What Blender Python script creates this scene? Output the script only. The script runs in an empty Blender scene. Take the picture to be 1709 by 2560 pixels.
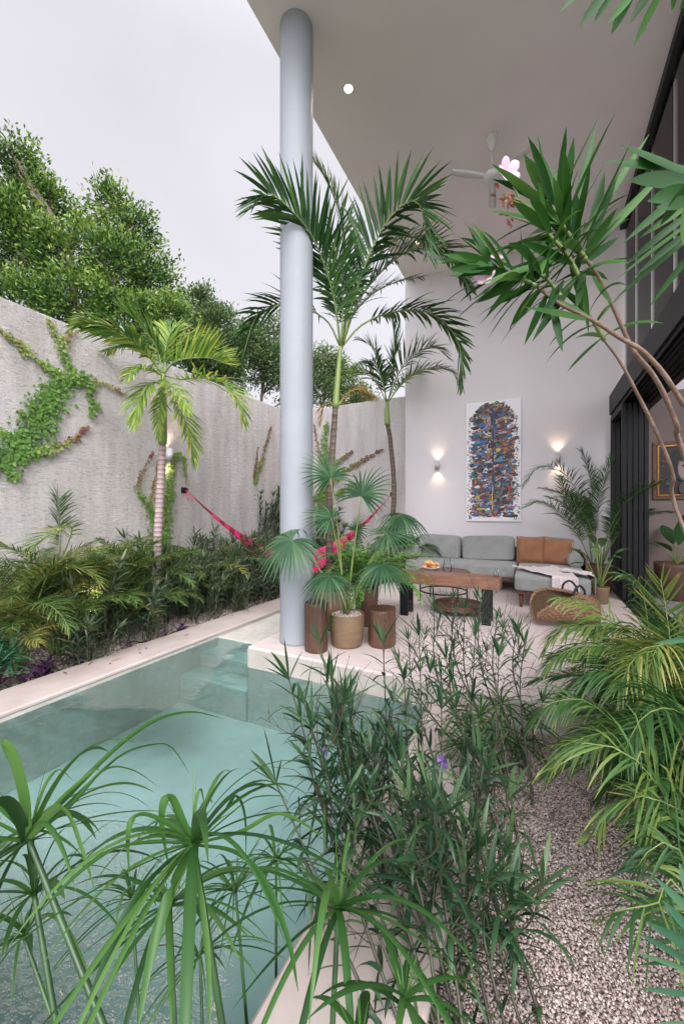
import bpy, math, random
import numpy as np
from mathutils import Vector
S = bpy.context.scene
R = math.radians
rng = np.random.default_rng(7)
random.seed(7)

# ---------------------------------------------------------------- camera
FPX, CX, CY, CAMZ, YAW = 975.0, 854.5, 1280.0, 1.3, R(26.6)
cam_d = bpy.data.cameras.new('camera'); cam = bpy.data.objects.new('camera', cam_d)
S.collection.objects.link(cam); S.camera = cam
cam.location = (0, 0, CAMZ); cam.rotation_euler = (R(90), 0, YAW)
cam_d.sensor_fit = 'HORIZONTAL'; cam_d.sensor_width = 36; cam_d.lens = 36 * FPX / 1709.0
cam_d.clip_start = 0.02; cam_d.clip_end = 500
# ---------------------------------------------------------------- view
S.render.engine = 'CYCLES'
S.view_settings.view_transform = 'Standard'; S.view_settings.look = 'None'
S.view_settings.exposure = 0.58; S.view_settings.gamma = 1.0
# ---------------------------------------------------------------- sky: bright overcast, brighter towards the zenith
SUN_EL, SUN_AZ = R(40), R(142)
W = bpy.data.worlds.new('World'); S.world = W; W.use_nodes = True
nt = W.node_tree; N = nt.nodes; N.clear()
out = N.new('ShaderNodeOutputWorld'); bg = N.new('ShaderNodeBackground')
sky = N.new('ShaderNodeTexSky'); sky.sky_type = 'NISHITA'; sky.sun_disc = False
sky.sun_elevation = SUN_EL; sky.sun_rotation = SUN_AZ; sky.air_density = 1.0; sky.dust_density = 6.0; sky.ozone_density = 1.0
hs = N.new('ShaderNodeHueSaturation'); hs.inputs['Saturation'].default_value = 0.12
tc = N.new('ShaderNodeTexCoord'); sx = N.new('ShaderNodeSeparateXYZ')
mr = N.new('ShaderNodeMapRange'); mr.interpolation_type = 'SMOOTHSTEP'
for k, v in (('From Min', 0.74), ('From Max', 1.0), ('To Min', 1.0), ('To Max', 2.6)): mr.inputs[k].default_value = v
cl = N.new('ShaderNodeTexNoise'); cl.inputs['Scale'].default_value = 1.6; cl.inputs['Detail'].default_value = 5
cr = N.new('ShaderNodeMapRange')
for k, v in (('From Min', 0.3), ('From Max', 0.7), ('To Min', 0.90), ('To Max', 1.08)): cr.inputs[k].default_value = v
base = N.new('ShaderNodeMix'); base.data_type = 'RGBA'; base.inputs[0].default_value = 0.9
base.inputs[7].default_value = (6.05, 5.95, 6.45, 1)
mu = N.new('ShaderNodeMath'); mu.operation = 'MULTIPLY'
vm = N.new('ShaderNodeVectorMath'); vm.operation = 'SCALE'
L = nt.links.new
L(tc.outputs['Generated'], sx.inputs[0]); L(sx.outputs['Z'], mr.inputs['Value'])
L(tc.outputs['Generated'], cl.inputs['Vector']); L(cl.outputs['Fac'], cr.inputs['Value'])
L(sky.outputs[0], hs.inputs['Color']); L(hs.outputs[0], base.inputs[6])
bk = N.new('ShaderNodeMapRange'); bk.interpolation_type = 'SMOOTHSTEP'      # the cloud is brighter on the sun's side
for k, v in (('From Min', 0.05), ('From Max', 0.8), ('To Min', 1.0), ('To Max', 3.7)): bk.inputs[k].default_value = v
ng = N.new('ShaderNodeVectorMath'); ng.operation = 'DOT_PRODUCT'; ng.inputs[1].default_value = (.45, -.89, 0); L(tc.outputs['Generated'], ng.inputs[0]); L(ng.outputs['Value'], bk.inputs['Value'])
mz = N.new('ShaderNodeMath'); mz.operation = 'MULTIPLY'; L(mr.outputs[0], mz.inputs[0]); L(bk.outputs[0], mz.inputs[1])
L(mz.outputs[0], mu.inputs[0]); L(cr.outputs[0], mu.inputs[1])
L(base.outputs[2], vm.inputs[0]); L(mu.outputs[0], vm.inputs['Scale'])
L(vm.outputs[0], bg.inputs['Color']); bg.inputs['Strength'].default_value = 0.1
L(bg.outputs[0], out.inputs[0])
# ---------------------------------------------------------------- soft sun behind the overcast
sd = bpy.data.lights.new('sun', 'SUN'); so = bpy.data.objects.new('sun', sd); S.collection.objects.link(so)
sd.energy = 1.35; sd.angle = R(30); sd.color = (1.0, 0.97, 0.93)
# towards the sun: high behind the camera
_d = Vector((math.sin(SUN_AZ) * math.cos(SUN_EL), math.cos(SUN_AZ) * math.cos(SUN_EL), math.sin(SUN_EL)))
so.rotation_euler = _d.to_track_quat('Z', 'Y').to_euler(); so.location = (-4, -4, 12)

# ================================================================ helpers
FW = np.array((-math.sin(YAW), math.cos(YAW), 0)); RT = np.array((math.cos(YAW), math.sin(YAW), 0)); UP = np.array((0, 0, 1.0))
def ray(px, py): return FW + RT * ((px - CX) / FPX) + UP * ((CY - py) / FPX)
O = np.array((0, 0, CAMZ))
def at(px, py, t): return O + ray(px, py) * t
def onX(px, py, X): r = ray(px, py); return O + r * (X / r[0])
def onY(px, py, Y): r = ray(px, py); return O + r * (Y / r[1])
def onZ(px, py, Z): r = ray(px, py); return O + r * ((Z - CAMZ) / r[2])
def nrm(v): return v / np.maximum(np.linalg.norm(v, axis=-1, keepdims=True), 1e-9)

class MB:
    def __init__(s): s.v = []; s.f = []; s.a = []; s.m = []; s.n = 0
    def add(s, v, faces, var=0.5, mi=0):
        v = np.asarray(v, float).reshape(-1, 3); s.v.append(v)
        s.a.append(np.broadcast_to(np.asarray(var, float), (len(v),)).copy())
        for f in (faces if isinstance(faces, list) else [faces]):
            f = np.asarray(f, int); s.f.append(f + s.n); s.m.append(mi)
        s.n += len(v); return s
    def build(s, name, mats, parent=None, smooth=True, kind=None):
        V = np.concatenate(s.v); A = np.concatenate(s.a)
        if parent is not None: V = V - np.array(parent.location)
        me = bpy.data.meshes.new(name); me.vertices.add(len(V)); me.vertices.foreach_set('co', V.ravel())
        li = np.concatenate([f.ravel() for f in s.f]); tot = np.concatenate([np.full(len(f), f.shape[1]) for f in s.f])
        mi = np.concatenate([np.full(len(f), m) for f, m in zip(s.f, s.m)])
        me.loops.add(len(li)); me.loops.foreach_set('vertex_index', li.astype(np.int32))
        me.polygons.add(len(tot)); st = np.concatenate(([0], np.cumsum(tot)[:-1]))
        me.polygons.foreach_set('loop_start', st.astype(np.int32))
        me.polygons.foreach_set('material_index', mi.astype(np.int32))
        me.polygons.foreach_set('use_smooth', np.full(len(tot), smooth))
        at_ = me.attributes.new('var', 'FLOAT', 'POINT'); at_.data.foreach_set('value', A.astype(np.float32))
        me.update(calc_edges=True)
        for m in (mats if isinstance(mats, (list, tuple)) else [mats]): me.materials.append(m)
        o = bpy.data.objects.new(name, me); S.collection.objects.link(o)
        if parent is not None: o.parent = parent
        if kind: o['kind'] = kind
        return o

def tag(o, label, cat, group=None):
    o['label'] = label; o['category'] = cat
    if group: o['group'] = group
    return o
def thing(name, label, cat, loc=(0, 0, 0), group=None):
    o = bpy.data.objects.new(name, None); S.collection.objects.link(o); o.location = [float(x) for x in loc]
    o.empty_display_size = 0.1
    return tag(o, label, cat, group)
def dup(root, loc, rz=0.0, sc=1.0, label=None, group=None):
    r = root.copy(); S.collection.objects.link(r); r.location = [float(x) for x in loc]; r.rotation_euler = (0, 0, rz); r.scale = (sc,) * 3
    if label: r['label'] = label
    if group: r['group'] = group
    for ch in list(root.children):
        c = ch.copy(); S.collection.objects.link(c); c.parent = r
        for g in ch.children:
            d = g.copy(); S.collection.objects.link(d); d.parent = c
    return r

# ---- shapes
def box(mb, a, b, mi=0, var=.5, bev=0.0):
    x0, y0, z0 = np.minimum(a, b); x1, y1, z1 = np.maximum(a, b)
    if bev <= 0:
        v = [(x, y, z) for z in (z0, z1) for y in (y0, y1) for x in (x0, x1)]
        f = [(0, 2, 3, 1), (4, 5, 7, 6), (0, 1, 5, 4), (2, 6, 7, 3), (0, 4, 6, 2), (1, 3, 7, 5)]
        mb.add(v, np.array(f), var, mi); return mb
    e = bev; vs = []; idx = {}
    def P(ix, iy, iz, ax):
        c = [(x0, x1)[ix], (y0, y1)[iy], (z0, z1)[iz]]; s = [(1, -1)[ix], (1, -1)[iy], (1, -1)[iz]]
        for k in range(3):
            if k != ax: c[k] += s[k] * e
        idx[(ix, iy, iz, ax)] = len(vs); vs.append(c)
    for ix in (0, 1):
        for iy in (0, 1):
            for iz in (0, 1):
                for ax in range(3): P(ix, iy, iz, ax)
    q = []; t = []
    for ax in range(3):
        o1, o2 = [k for k in range(3) if k != ax]
        for sd in (0, 1):
            lst = []
            for (p, r) in ((0, 0), (1, 0), (1, 1), (0, 1)):
                k = [0, 0, 0]; k[ax] = sd; k[o1] = p; k[o2] = r; lst.append(idx[(k[0], k[1], k[2], ax)])
            flip = (sd == 1) != (ax == 1)
            q.append(lst if flip else lst[::-1])
        for p in (0, 1):
            for r in (0, 1):
                k0 = [0, 0, 0]; k0[o1] = p; k0[o2] = r; k1 = list(k0); k1[ax] = 1
                q.append([idx[(*k0, o1)], idx[(*k1, o1)], idx[(*k1, o2)], idx[(*k0, o2)]])
    for ix in (0, 1):
        for iy in (0, 1):
            for iz in (0, 1): t.append([idx[(ix, iy, iz, a_)] for a_ in range(3)])
    mb.add(vs, [np.array(q), np.array(t)], var, mi); return mb
def obox(mb, c, ax, ay, az, mi=0, var=.5):   # oriented box: centre and three half-axis vectors
    c = np.array(c, float); ax, ay, az = map(lambda k: np.array(k, float), (ax, ay, az))
    v = [c + x * ax + y * ay + z * az for z in (-1, 1) for y in (-1, 1) for x in (-1, 1)]
    f = [(0, 2, 3, 1), (4, 5, 7, 6), (0, 1, 5, 4), (2, 6, 7, 3), (0, 4, 6, 2), (1, 3, 7, 5)]
    mb.add(v, np.array(f), var, mi)
def tube(mb, pts, rad, n=8, mi=0, var=.5, caps=True):
    pts = np.asarray(pts, float); k = len(pts); rad = np.broadcast_to(np.asarray(rad, float), (k,))
    T = nrm(np.gradient(pts, axis=0)); a = np.array((0, 0, 1.)) if abs(T[0][2]) < .9 else np.array((1., 0, 0))
    u = nrm(np.cross(T[0], a)); V = []
    for i in range(k):
        u = nrm(u - T[i] * np.dot(u, T[i])); w = np.cross(T[i], u)
        th = np.arange(n) * 2 * math.pi / n
        V.append(pts[i] + rad[i] * (np.cos(th)[:, None] * u + np.sin(th)[:, None] * w))
    V = np.concatenate(V); i, j = np.meshgrid(np.arange(k - 1), np.arange(n), indexing='ij'); i = i.ravel(); j = j.ravel(); j2 = (j + 1) % n
    F = np.stack((i * n + j, i * n + j2, (i + 1) * n + j2, (i + 1) * n + j), 1); fs = [F]
    if caps: fs += [np.arange(n)[::-1][None], (np.arange(n) + (k - 1) * n)[None]]
    vv = var if np.isscalar(var) else np.repeat(np.asarray(var), n)
    mb.add(V, fs, vv, mi); return mb
def lathe(mb, c, prof, n=32, mi=0, var=.5, sx=1.0, sy=1.0):   # prof: (r, z) pairs
    prof = np.asarray(prof, float); k = len(prof); th = np.arange(n) * 2 * math.pi / n
    V = np.stack([np.outer(prof[:, 0], np.cos(th)) * sx, np.outer(prof[:, 0], np.sin(th)) * sy, np.repeat(prof[:, 1][:, None], n, 1)], -1).reshape(-1, 3) + np.array(c)
    i, j = np.meshgrid(np.arange(k - 1), np.arange(n), indexing='ij'); i = i.ravel(); j = j.ravel(); j2 = (j + 1) % n
    F = np.stack((i * n + j, i * n + j2, (i + 1) * n + j2, (i + 1) * n + j), 1)
    mb.add(V, F, var, mi); return mb
def grid(mb, P, mi=0, var=.5, closed=False):   # P (a,b,3)
    a, b = P.shape[:2]; bb = b if closed else b - 1
    i, j = np.meshgrid(np.arange(a - 1), np.arange(bb), indexing='ij'); i = i.ravel(); j = j.ravel(); j2 = (j + 1) % b
    F = np.stack((i * b + j, i * b + j2, (i + 1) * b + j2, (i + 1) * b + j), 1)
    vv = var if np.isscalar(var) else np.asarray(var).reshape(-1)
    mb.add(P.reshape(-1, 3), F, vv, mi); return mb
def cushion(mb, c, size, e=6.0, rot=None, n=10, mi=0, puff=0.0):
    g = np.linspace(-1, 1, n + 1); u, w = np.meshgrid(g, g, indexing='ij'); one = np.ones_like(u)
    for k, (x, y, z) in enumerate(((u, w, one), (w, u, -one), (one, u, w), (-one, w, u), (w, one, u), (u, -one, w))):
        p = np.stack((x, y, z), -1); d = nrm(p); r = (np.abs(d) ** e).sum(-1) ** (-1 / e); q = d * r[..., None]
        h = np.array(size) / 2.0
        if puff: q[..., 2] *= 1 + puff * (1 - q[..., 0] ** 2) * (1 - q[..., 1] ** 2)
        q = q * h
        if rot is not None: q = q @ np.array(rot).T
        grid(mb, q + np.array(c), mi)
def rotm(ax, ang):
    from mathutils import Matrix
    return np.array(Matrix.Rotation(ang, 3, ax))
def spline(pts, n=24):
    P = np.asarray(pts, float); 
    if len(P) == 2: P = np.array([P[0], (P[0] + P[1]) / 2, P[1]])
    Q = np.concatenate(([2 * P[0] - P[1]], P, [2 * P[-1] - P[-2]])); m = len(P) - 1; out = []
    for t in np.linspace(0, m - 1e-6, n):
        i = int(t); f = t - i; a, b, c, d = Q[i:i + 4]
        out.append(.5 * ((2 * b) + (c - a) * f + (2 * a - 5 * b + 4 * c - d) * f * f + (3 * b - a - 3 * c + d) * f ** 3))
    return np.array(out)
PROF = {'lance': ((0, .25), (.2, .8), (.45, 1), (.75, .7), (1, .02)), 'grass': ((0, .8), (.3, 1), (.6, .85), (.85, .45), (1, .02)),
        'leaflet': ((0, .35), (.15, .9), (.4, 1), (.7, .72), (1, .02)), 'oval': ((0, .1), (.25, .85), (.5, 1), (.8, .6), (1, .02)),
        'fan': ((0, .03), (.16, .52), (.31, 1), (.6, .8), (.85, .4), (1, .03)), 'petal': ((0, .15), (.35, .8), (.7, 1), (.92, .7), (1, .2))}
def strips(mb, B, D, Sd, Ln, Wd, g=0.0, prof='lance', fold=.15, var=None, mi=0, nseg=4, sweep=None):
    B = np.atleast_2d(np.asarray(B, float)); n = len(B); D = nrm(np.broadcast_to(D, (n, 3)).astype(float)); Sd = np.broadcast_to(Sd, (n, 3)).astype(float)
    Ln = np.broadcast_to(np.asarray(Ln, float), (n,)); Wd = np.broadcast_to(np.asarray(Wd, float), (n,)); g = np.broadcast_to(np.asarray(g, float), (n,))
    if var is None: var = rng.uniform(0, 1, n)
    pr = np.array(PROF[prof]); ss = np.linspace(0, 1, nseg + 1)
    p = B.copy(); V = []; fin = np.broadcast_to(np.asarray(fold, float), (n,))
    for i, s in enumerate(ss):
        if i:
            sm = (ss[i] + ss[i - 1]) / 2; d = nrm(D - UP * (g * sm)[:, None] * 1.6); p = p + d * (Ln / nseg)[:, None]
        dd = nrm(D - UP * (g * s)[:, None] * 1.6)
        sv = nrm(Sd - dd * (Sd * dd).sum(1)[:, None]); nn = np.cross(dd, sv)
        w = np.interp(s, pr[:, 0], pr[:, 1]) * Wd * .5
        V += [p - sv * w[:, None], p - nn * (w * fin)[:, None], p + sv * w[:, None]]
    V = np.stack(V, 1)                       # n, 3(nseg+1), 3
    m = 3 * (nseg + 1); f = []
    for i in range(nseg):
        a = 3 * i; f += [(a, a + 1, a + 4, a + 3), (a + 1, a + 2, a + 5, a + 4)]
    F = (np.array(f)[None] + (np.arange(n) * m)[:, None, None]).reshape(-1, 4)
    vv = np.repeat(var, m).reshape(n, m)
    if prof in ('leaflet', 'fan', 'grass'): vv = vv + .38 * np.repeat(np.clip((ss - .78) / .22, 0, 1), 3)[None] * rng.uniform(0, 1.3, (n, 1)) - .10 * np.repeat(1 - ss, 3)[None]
    mb.add(V.reshape(-1, 3), F, vv.ravel(), mi)
def resample(path, s):
    d = np.concatenate(([0], np.cumsum(np.linalg.norm(np.diff(path, axis=0), axis=1)))); d /= d[-1]
    return np.stack([np.interp(s, d, path[:, k]) for k in range(3)], 1)
def frond(mb, path, n=34, Lm=.4, Wm=.03, s0=.18, a0=56, a1=24, vang=22, g=.35, var=(0, 1), mi=0, mir=1, rr=.009, jit=.12, roll=0, nseg=4, tipL=.35):
    n = int(n * 1.45) if Lm > .1 else n; Wm = Wm * .78
    P = resample(np.asarray(path, float), np.linspace(0, 1, 20)); T = nrm(np.gradient(P, axis=0))
    h = P[-1] - P[0]; h[2] = 0
    if np.linalg.norm(h) < .05: h = np.array((1., 0, 0))
    side0 = nrm(np.cross(h, UP))
    if roll: 
        ax = nrm(P[-1] - P[0]); side0 = side0 * math.cos(roll) + np.cross(ax, side0) * math.sin(roll)
    s = np.repeat(np.linspace(s0, .99, n), 2) + rng.normal(0, .004, 2 * n); s = np.clip(s, s0, 1); sg = np.tile((-1., 1.), n)
    B = resample(P, s); Ts = nrm(np.stack([np.interp(s, np.linspace(0, 1, 20), T[:, k]) for k in range(3)], 1))
    sd = nrm(side0 - Ts * (Ts @ side0)[:, None]); up = np.cross(sd, Ts)
    up = np.where((up[:, 2:3] < 0) & (np.abs(roll) < .01), -up, up)
    x = (s - s0) / (1 - s0); a = np.radians(a0 + (a1 - a0) * x + rng.normal(0, 60 * jit, 2 * n)); v = np.radians(vang + rng.normal(0, 90 * jit, 2 * n))
    D = Ts * np.cos(a)[:, None] + (sd * (sg * np.cos(v))[:, None] + up * np.sin(v)[:, None]) * np.sin(a)[:, None]
    Lf = Lm * (np.clip(x * 4, .45, 1)) * (1 - (1 - tipL) * x ** 2.2) * rng.uniform(.88, 1.06, 2 * n)
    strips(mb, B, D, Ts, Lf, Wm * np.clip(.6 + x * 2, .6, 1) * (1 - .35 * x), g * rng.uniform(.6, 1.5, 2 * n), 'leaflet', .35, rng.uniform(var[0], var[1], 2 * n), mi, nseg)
    tube(mb, P, np.linspace(rr, rr * .25, 20), 5, mir, .5)
def arc(base, az, el, ln, droop, n=14, az_curl=0.0):
    p = np.array(base, float); out = [p.copy()]
    for i in range(n):
        s = (i + .5) / n; e = el - droop * s ** 1.3; a = az + az_curl * s
        p = p + np.array((math.cos(a) * math.cos(e), math.sin(a) * math.cos(e), math.sin(e))) * ln / n; out.append(p.copy())
    return np.array(out)
def fan_leaf(mb, hub, A, Nn, rad, n=26, span=150, g=.7, var=(0, 1), petiole=None, mi=0, mip=1):
    A = nrm(np.array(A, float)); Nn = np.array(Nn, float); Nn = nrm(Nn - A * np.dot(A, Nn)); Bv = np.cross(Nn, A)
    th = np.radians(np.linspace(-span, span, n)); D = np.cos(th)[:, None] * A + np.sin(th)[:, None] * Bv
    D = nrm(D + Nn * .12); Sd = -np.sin(th)[:, None] * A + np.cos(th)[:, None] * Bv
    Ln = rad * (1 - .22 * (np.abs(th) / math.pi) ** 2) * rng.uniform(.93, 1.05, n)
    strips(mb, np.repeat(np.array(hub, float)[None], n, 0), D, Sd, Ln, 2 * rad * .34 * math.tan(math.radians(span) / n) * 1.15, g, 'fan', .35, rng.uniform(*var, n), mi, 8)
    if petiole is not None: tube(mb, spline(petiole, 12), np.linspace(.008, .005, 12), 6, mip)
# ================================================================ materials
def new_mat(name):
    m = bpy.data.materials.new(name); m.use_nodes = True; t = m.node_tree; t.nodes.clear()
    o = t.nodes.new('ShaderNodeOutputMaterial'); return m, t, o
def ramp(t, stops, src):
    r = t.nodes.new('ShaderNodeValToRGB'); e = r.color_ramp.elements
    while len(e) < len(stops): e.new(.5)
    for k, (p, c) in enumerate(stops): e[k].position = p; e[k].color = (*c, 1)
    t.links.new(src, r.inputs[0]); return r
def noise(t, sc, det=4, rough=.55, scale=None, coord='Object'):
    c = t.nodes.new('ShaderNodeTexCoord'); n = t.nodes.new('ShaderNodeTexNoise')
    n.inputs['Scale'].default_value = sc; n.inputs['Detail'].default_value = det; n.inputs['Roughness'].default_value = rough
    if scale:
        mp = t.nodes.new('ShaderNodeMapping'); mp.inputs['Scale'].default_value = scale
        t.links.new(c.outputs[coord], mp.inputs[0]); t.links.new(mp.outputs[0], n.inputs['Vector'])
    else: t.links.new(c.outputs[coord], n.inputs['Vector'])
    return n
def bump(t, src, st, dist, prev=None):
    b = t.nodes.new('ShaderNodeBump'); b.inputs['Strength'].default_value = st; b.inputs['Distance'].default_value = dist
    t.links.new(src, b.inputs['Height'])
    if prev: t.links.new(prev.outputs[0], b.inputs['Normal'])
    return b
def mat(name, c1, c2=None, rough=.6, sc=6, scale=None, bmp=None, metal=0, spec=.5, det=5, var=False, emis=None, coat=0, sheen=0):
    m, t, o = new_mat(name); p = t.nodes.new('ShaderNodeBsdfPrincipled'); t.links.new(p.outputs[0], o.inputs[0])
    p.inputs['Roughness'].default_value = rough; p.inputs['Metallic'].default_value = metal; p.inputs['Specular IOR Level'].default_value = spec
    p.inputs['Coat Weight'].default_value = coat; p.inputs['Sheen Weight'].default_value = sheen
    if c2 is None: c2 = tuple(x * .82 for x in c1)
    n = noise(t, sc, det, scale=scale); r = ramp(t, [(.32, c1), (.68, c2)], n.outputs['Fac']); t.links.new(r.outputs[0], p.inputs['Base Color'])
    if bmp:
        n2 = noise(t, bmp[0], 4, scale=bmp[3] if len(bmp) > 3 else None); b = bump(t, n2.outputs['Fac'], bmp[1], bmp[2]); t.links.new(b.outputs[0], p.inputs['Normal'])
    if emis: p.inputs['Emission Color'].default_value = (*emis[0], 1); p.inputs['Emission Strength'].default_value = emis[1]
    return m
def leaf_mat(name, stops, rough=.42, trans=.22, spec=.32, nz=.25):
    m, t, o = new_mat(name); p = t.nodes.new('ShaderNodeBsdfPrincipled'); tr = t.nodes.new('ShaderNodeBsdfTranslucent'); mx = t.nodes.new('ShaderNodeMixShader')
    a = t.nodes.new('ShaderNodeAttribute'); a.attribute_name = 'var'; n = noise(t, 9, 3)
    ma = t.nodes.new('ShaderNodeMath'); ma.operation = 'MULTIPLY_ADD'; ma.inputs[1].default_value = nz; t.links.new(n.outputs['Fac'], ma.inputs[0])
    mb_ = t.nodes.new('ShaderNodeMath'); mb_.operation = 'SUBTRACT'; mb_.inputs[1].default_value = nz * .5; t.links.new(a.outputs['Fac'], mb_.inputs[0]); t.links.new(mb_.outputs[0], ma.inputs[2])
    r = ramp(t, stops, ma.outputs[0]); t.links.new(r.outputs[0], p.inputs['Base Color'])
    p.inputs['Roughness'].default_value = rough; p.inputs['Specular IOR Level'].default_value = spec
    hs = t.nodes.new('ShaderNodeHueSaturation'); hs.inputs['Value'].default_value = 1.5; hs.inputs['Hue'].default_value = .485; t.links.new(r.outputs[0], hs.inputs['Color']); t.links.new(hs.outputs[0], tr.inputs[0])
    mx.inputs[0].default_value = trans; t.links.new(p.outputs[0], mx.inputs[1]); t.links.new(tr.outputs[0], mx.inputs[2]); t.links.new(mx.outputs[0], o.inputs[0])
    return m
G = lambda *a: tuple(a)
M = {}
# foliage
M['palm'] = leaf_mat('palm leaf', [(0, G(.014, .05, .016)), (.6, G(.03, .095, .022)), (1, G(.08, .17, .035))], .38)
M['palm_y'] = leaf_mat('yellow-green young palm leaf', [(0, G(.035, .11, .02)), (.45, G(.13, .25, .035)), (.85, G(.34, .42, .07)), (1, G(.48, .40, .08))], .42, .3)  # yellower green, the leaf's own colour
M['palm_dead'] = leaf_mat('drying palm leaf', [(0, G(.22, .20, .05)), (.5, G(.36, .20, .05)), (1, G(.24, .10, .04))], .6)
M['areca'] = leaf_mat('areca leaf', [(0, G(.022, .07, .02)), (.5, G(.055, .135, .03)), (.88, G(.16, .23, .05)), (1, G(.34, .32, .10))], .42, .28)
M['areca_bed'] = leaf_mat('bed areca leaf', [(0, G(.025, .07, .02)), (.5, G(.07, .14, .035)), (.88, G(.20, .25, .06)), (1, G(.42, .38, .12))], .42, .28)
M['bedleaf'] = leaf_mat('bed narrow leaf', [(0, G(.022, .045, .022)), (.6, G(.055, .09, .045)), (1, G(.15, .185, .10))], .42, .2)
M['areca_dark'] = leaf_mat('dark areca leaf', [(0, G(.02, .065, .025)), (.6, G(.04, .11, .03)), (1, G(.10, .17, .045))], .4)  # darker areca green, without the yellow end of the ramp
M['fan'] = leaf_mat('fan palm leaf', [(0, G(.016, .052, .024)), (.6, G(.036, .095, .04)), (1, G(.09, .16, .075))], .36, .2)
M['fern'] = leaf_mat('fern leaf', [(0, G(.04, .12, .02)), (.6, G(.09, .24, .04)), (1, G(.20, .38, .08))], .5)
M['ruellia'] = leaf_mat('narrow dark leaf', [(0, G(.010, .034, .014)), (.6, G(.022, .066, .026)), (1, G(.075, .14, .055))], .38, .18, spec=.38)
M['papyrus'] = leaf_mat('umbrella sedge leaf', [(0, G(.015, .055, .014)), (.55, G(.036, .115, .024)), (1, G(.10, .21, .05))], .36, .28)
M['oleander'] = leaf_mat('oleander leaf', [(0, G(.012, .052, .010)), (.6, G(.024, .095, .014)), (1, G(.06, .16, .03))], .42, .22, spec=.22)
M['blue'] = leaf_mat('bluish lance leaf', [(0, G(.03, .11, .06)), (.6, G(.06, .17, .09)), (1, G(.12, .25, .12))], .4, .2)
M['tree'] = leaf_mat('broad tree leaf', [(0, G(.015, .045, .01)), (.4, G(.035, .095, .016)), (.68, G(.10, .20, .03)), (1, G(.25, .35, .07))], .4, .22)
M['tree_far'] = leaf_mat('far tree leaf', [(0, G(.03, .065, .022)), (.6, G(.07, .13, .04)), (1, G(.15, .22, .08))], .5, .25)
M['ivy'] = leaf_mat('ivy leaf', [(0, G(.06, .16, .03)), (.45, G(.16, .29, .06)), (.62, G(.26, .30, .09)), (.8, G(.24, .13, .08)), (1, G(.20, .04, .07))], .5, .2, nz=.12)
M['purple'] = leaf_mat('purple leaf', [(0, G(.03, .012, .035)), (1, G(.09, .035, .10))], .4, .1)
M['varieg'] = leaf_mat('mottled leaf', [(0, G(.02, .06, .02)), (.5, G(.06, .13, .04)), (.75, G(.30, .36, .14)), (1, G(.4, .42, .2))], .4, .2, nz=1.1)
M['petal'] = leaf_mat('pink petal', [(0, G(.80, .50, .66)), (1, G(.86, .66, .78))], .5, .35)
M['purple_petal'] = leaf_mat('violet petal', [(0, G(.16, .07, .34)), (1, G(.3, .16, .5))], .5, .2)
M['withered'] = mat('withered bloom', (.32, .12, .07), (.5, .25, .18), .8, 60)
M['rachis'] = mat('green stalk', (.13, .20, .05), (.20, .26, .08), .5, 12)
M['rachis_d'] = mat('dark stalk', (.035, .045, .025), (.06, .05, .03), .5, 20)
M['sedge_stem'] = mat('sedge stem', (.02, .05, .018), (.04, .10, .03), .35, 12)
M['twig'] = mat('brown twig', (.14, .08, .055), (.24, .17, .13), .75, 30, bmp=(80, .5, .01))
M['crownshaft'] = mat('green crownshaft', (.17, .24, .06), (.26, .32, .10), .42, 3, scale=(4, 4, .6))
def trunk_mat(name, c1, c2, ring, per):
    m, t, o = new_mat(name); p = t.nodes.new('ShaderNodeBsdfPrincipled'); t.links.new(p.outputs[0], o.inputs[0]); p.inputs['Roughness'].default_value = .75
    n = noise(t, 14, 5, scale=(1, 1, 2)); r = ramp(t, [(.3, c1), (.7, c2)], n.outputs['Fac'])
    w = t.nodes.new('ShaderNodeTexWave'); w.bands_direction = 'Z'; w.inputs['Scale'].default_value = per; w.inputs['Distortion'].default_value = .6; w.inputs['Detail'].default_value = 2
    c = t.nodes.new('ShaderNodeTexCoord'); t.links.new(c.outputs['Object'], w.inputs[0])
    r2 = ramp(t, [(.0, G(1, 1, 1)), (.84, G(1, 1, 1)), (.95, ring)], w.outputs['Fac'])
    mm = t.nodes.new('ShaderNodeMix'); mm.data_type = 'RGBA'; mm.blend_type = 'MULTIPLY'; mm.inputs[0].default_value = 1
    t.links.new(r.outputs[0], mm.inputs[6]); t.links.new(r2.outputs[0], mm.inputs[7]); t.links.new(mm.outputs[2], p.inputs['Base Color'])
    b = bump(t, w.outputs['Fac'], .5, .01); b2 = bump(t, n.outputs['Fac'], .4, .01, b); t.links.new(b2.outputs[0], p.inputs['Normal']); return m
M['trunk'] = trunk_mat('ringed palm trunk', (.10, .07, .055), (.17, .12, .10), G(.55, .5, .45), 4)
M['trunk_pale'] = trunk_mat('pale ringed palm trunk', (.30, .22, .22), (.42, .33, .32), G(.5, .42, .4), 5)
M['bark'] = mat('tree bark', (.12, .09, .07), (.2, .16, .12), .9, 8, bmp=(25, .6, .03))
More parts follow.
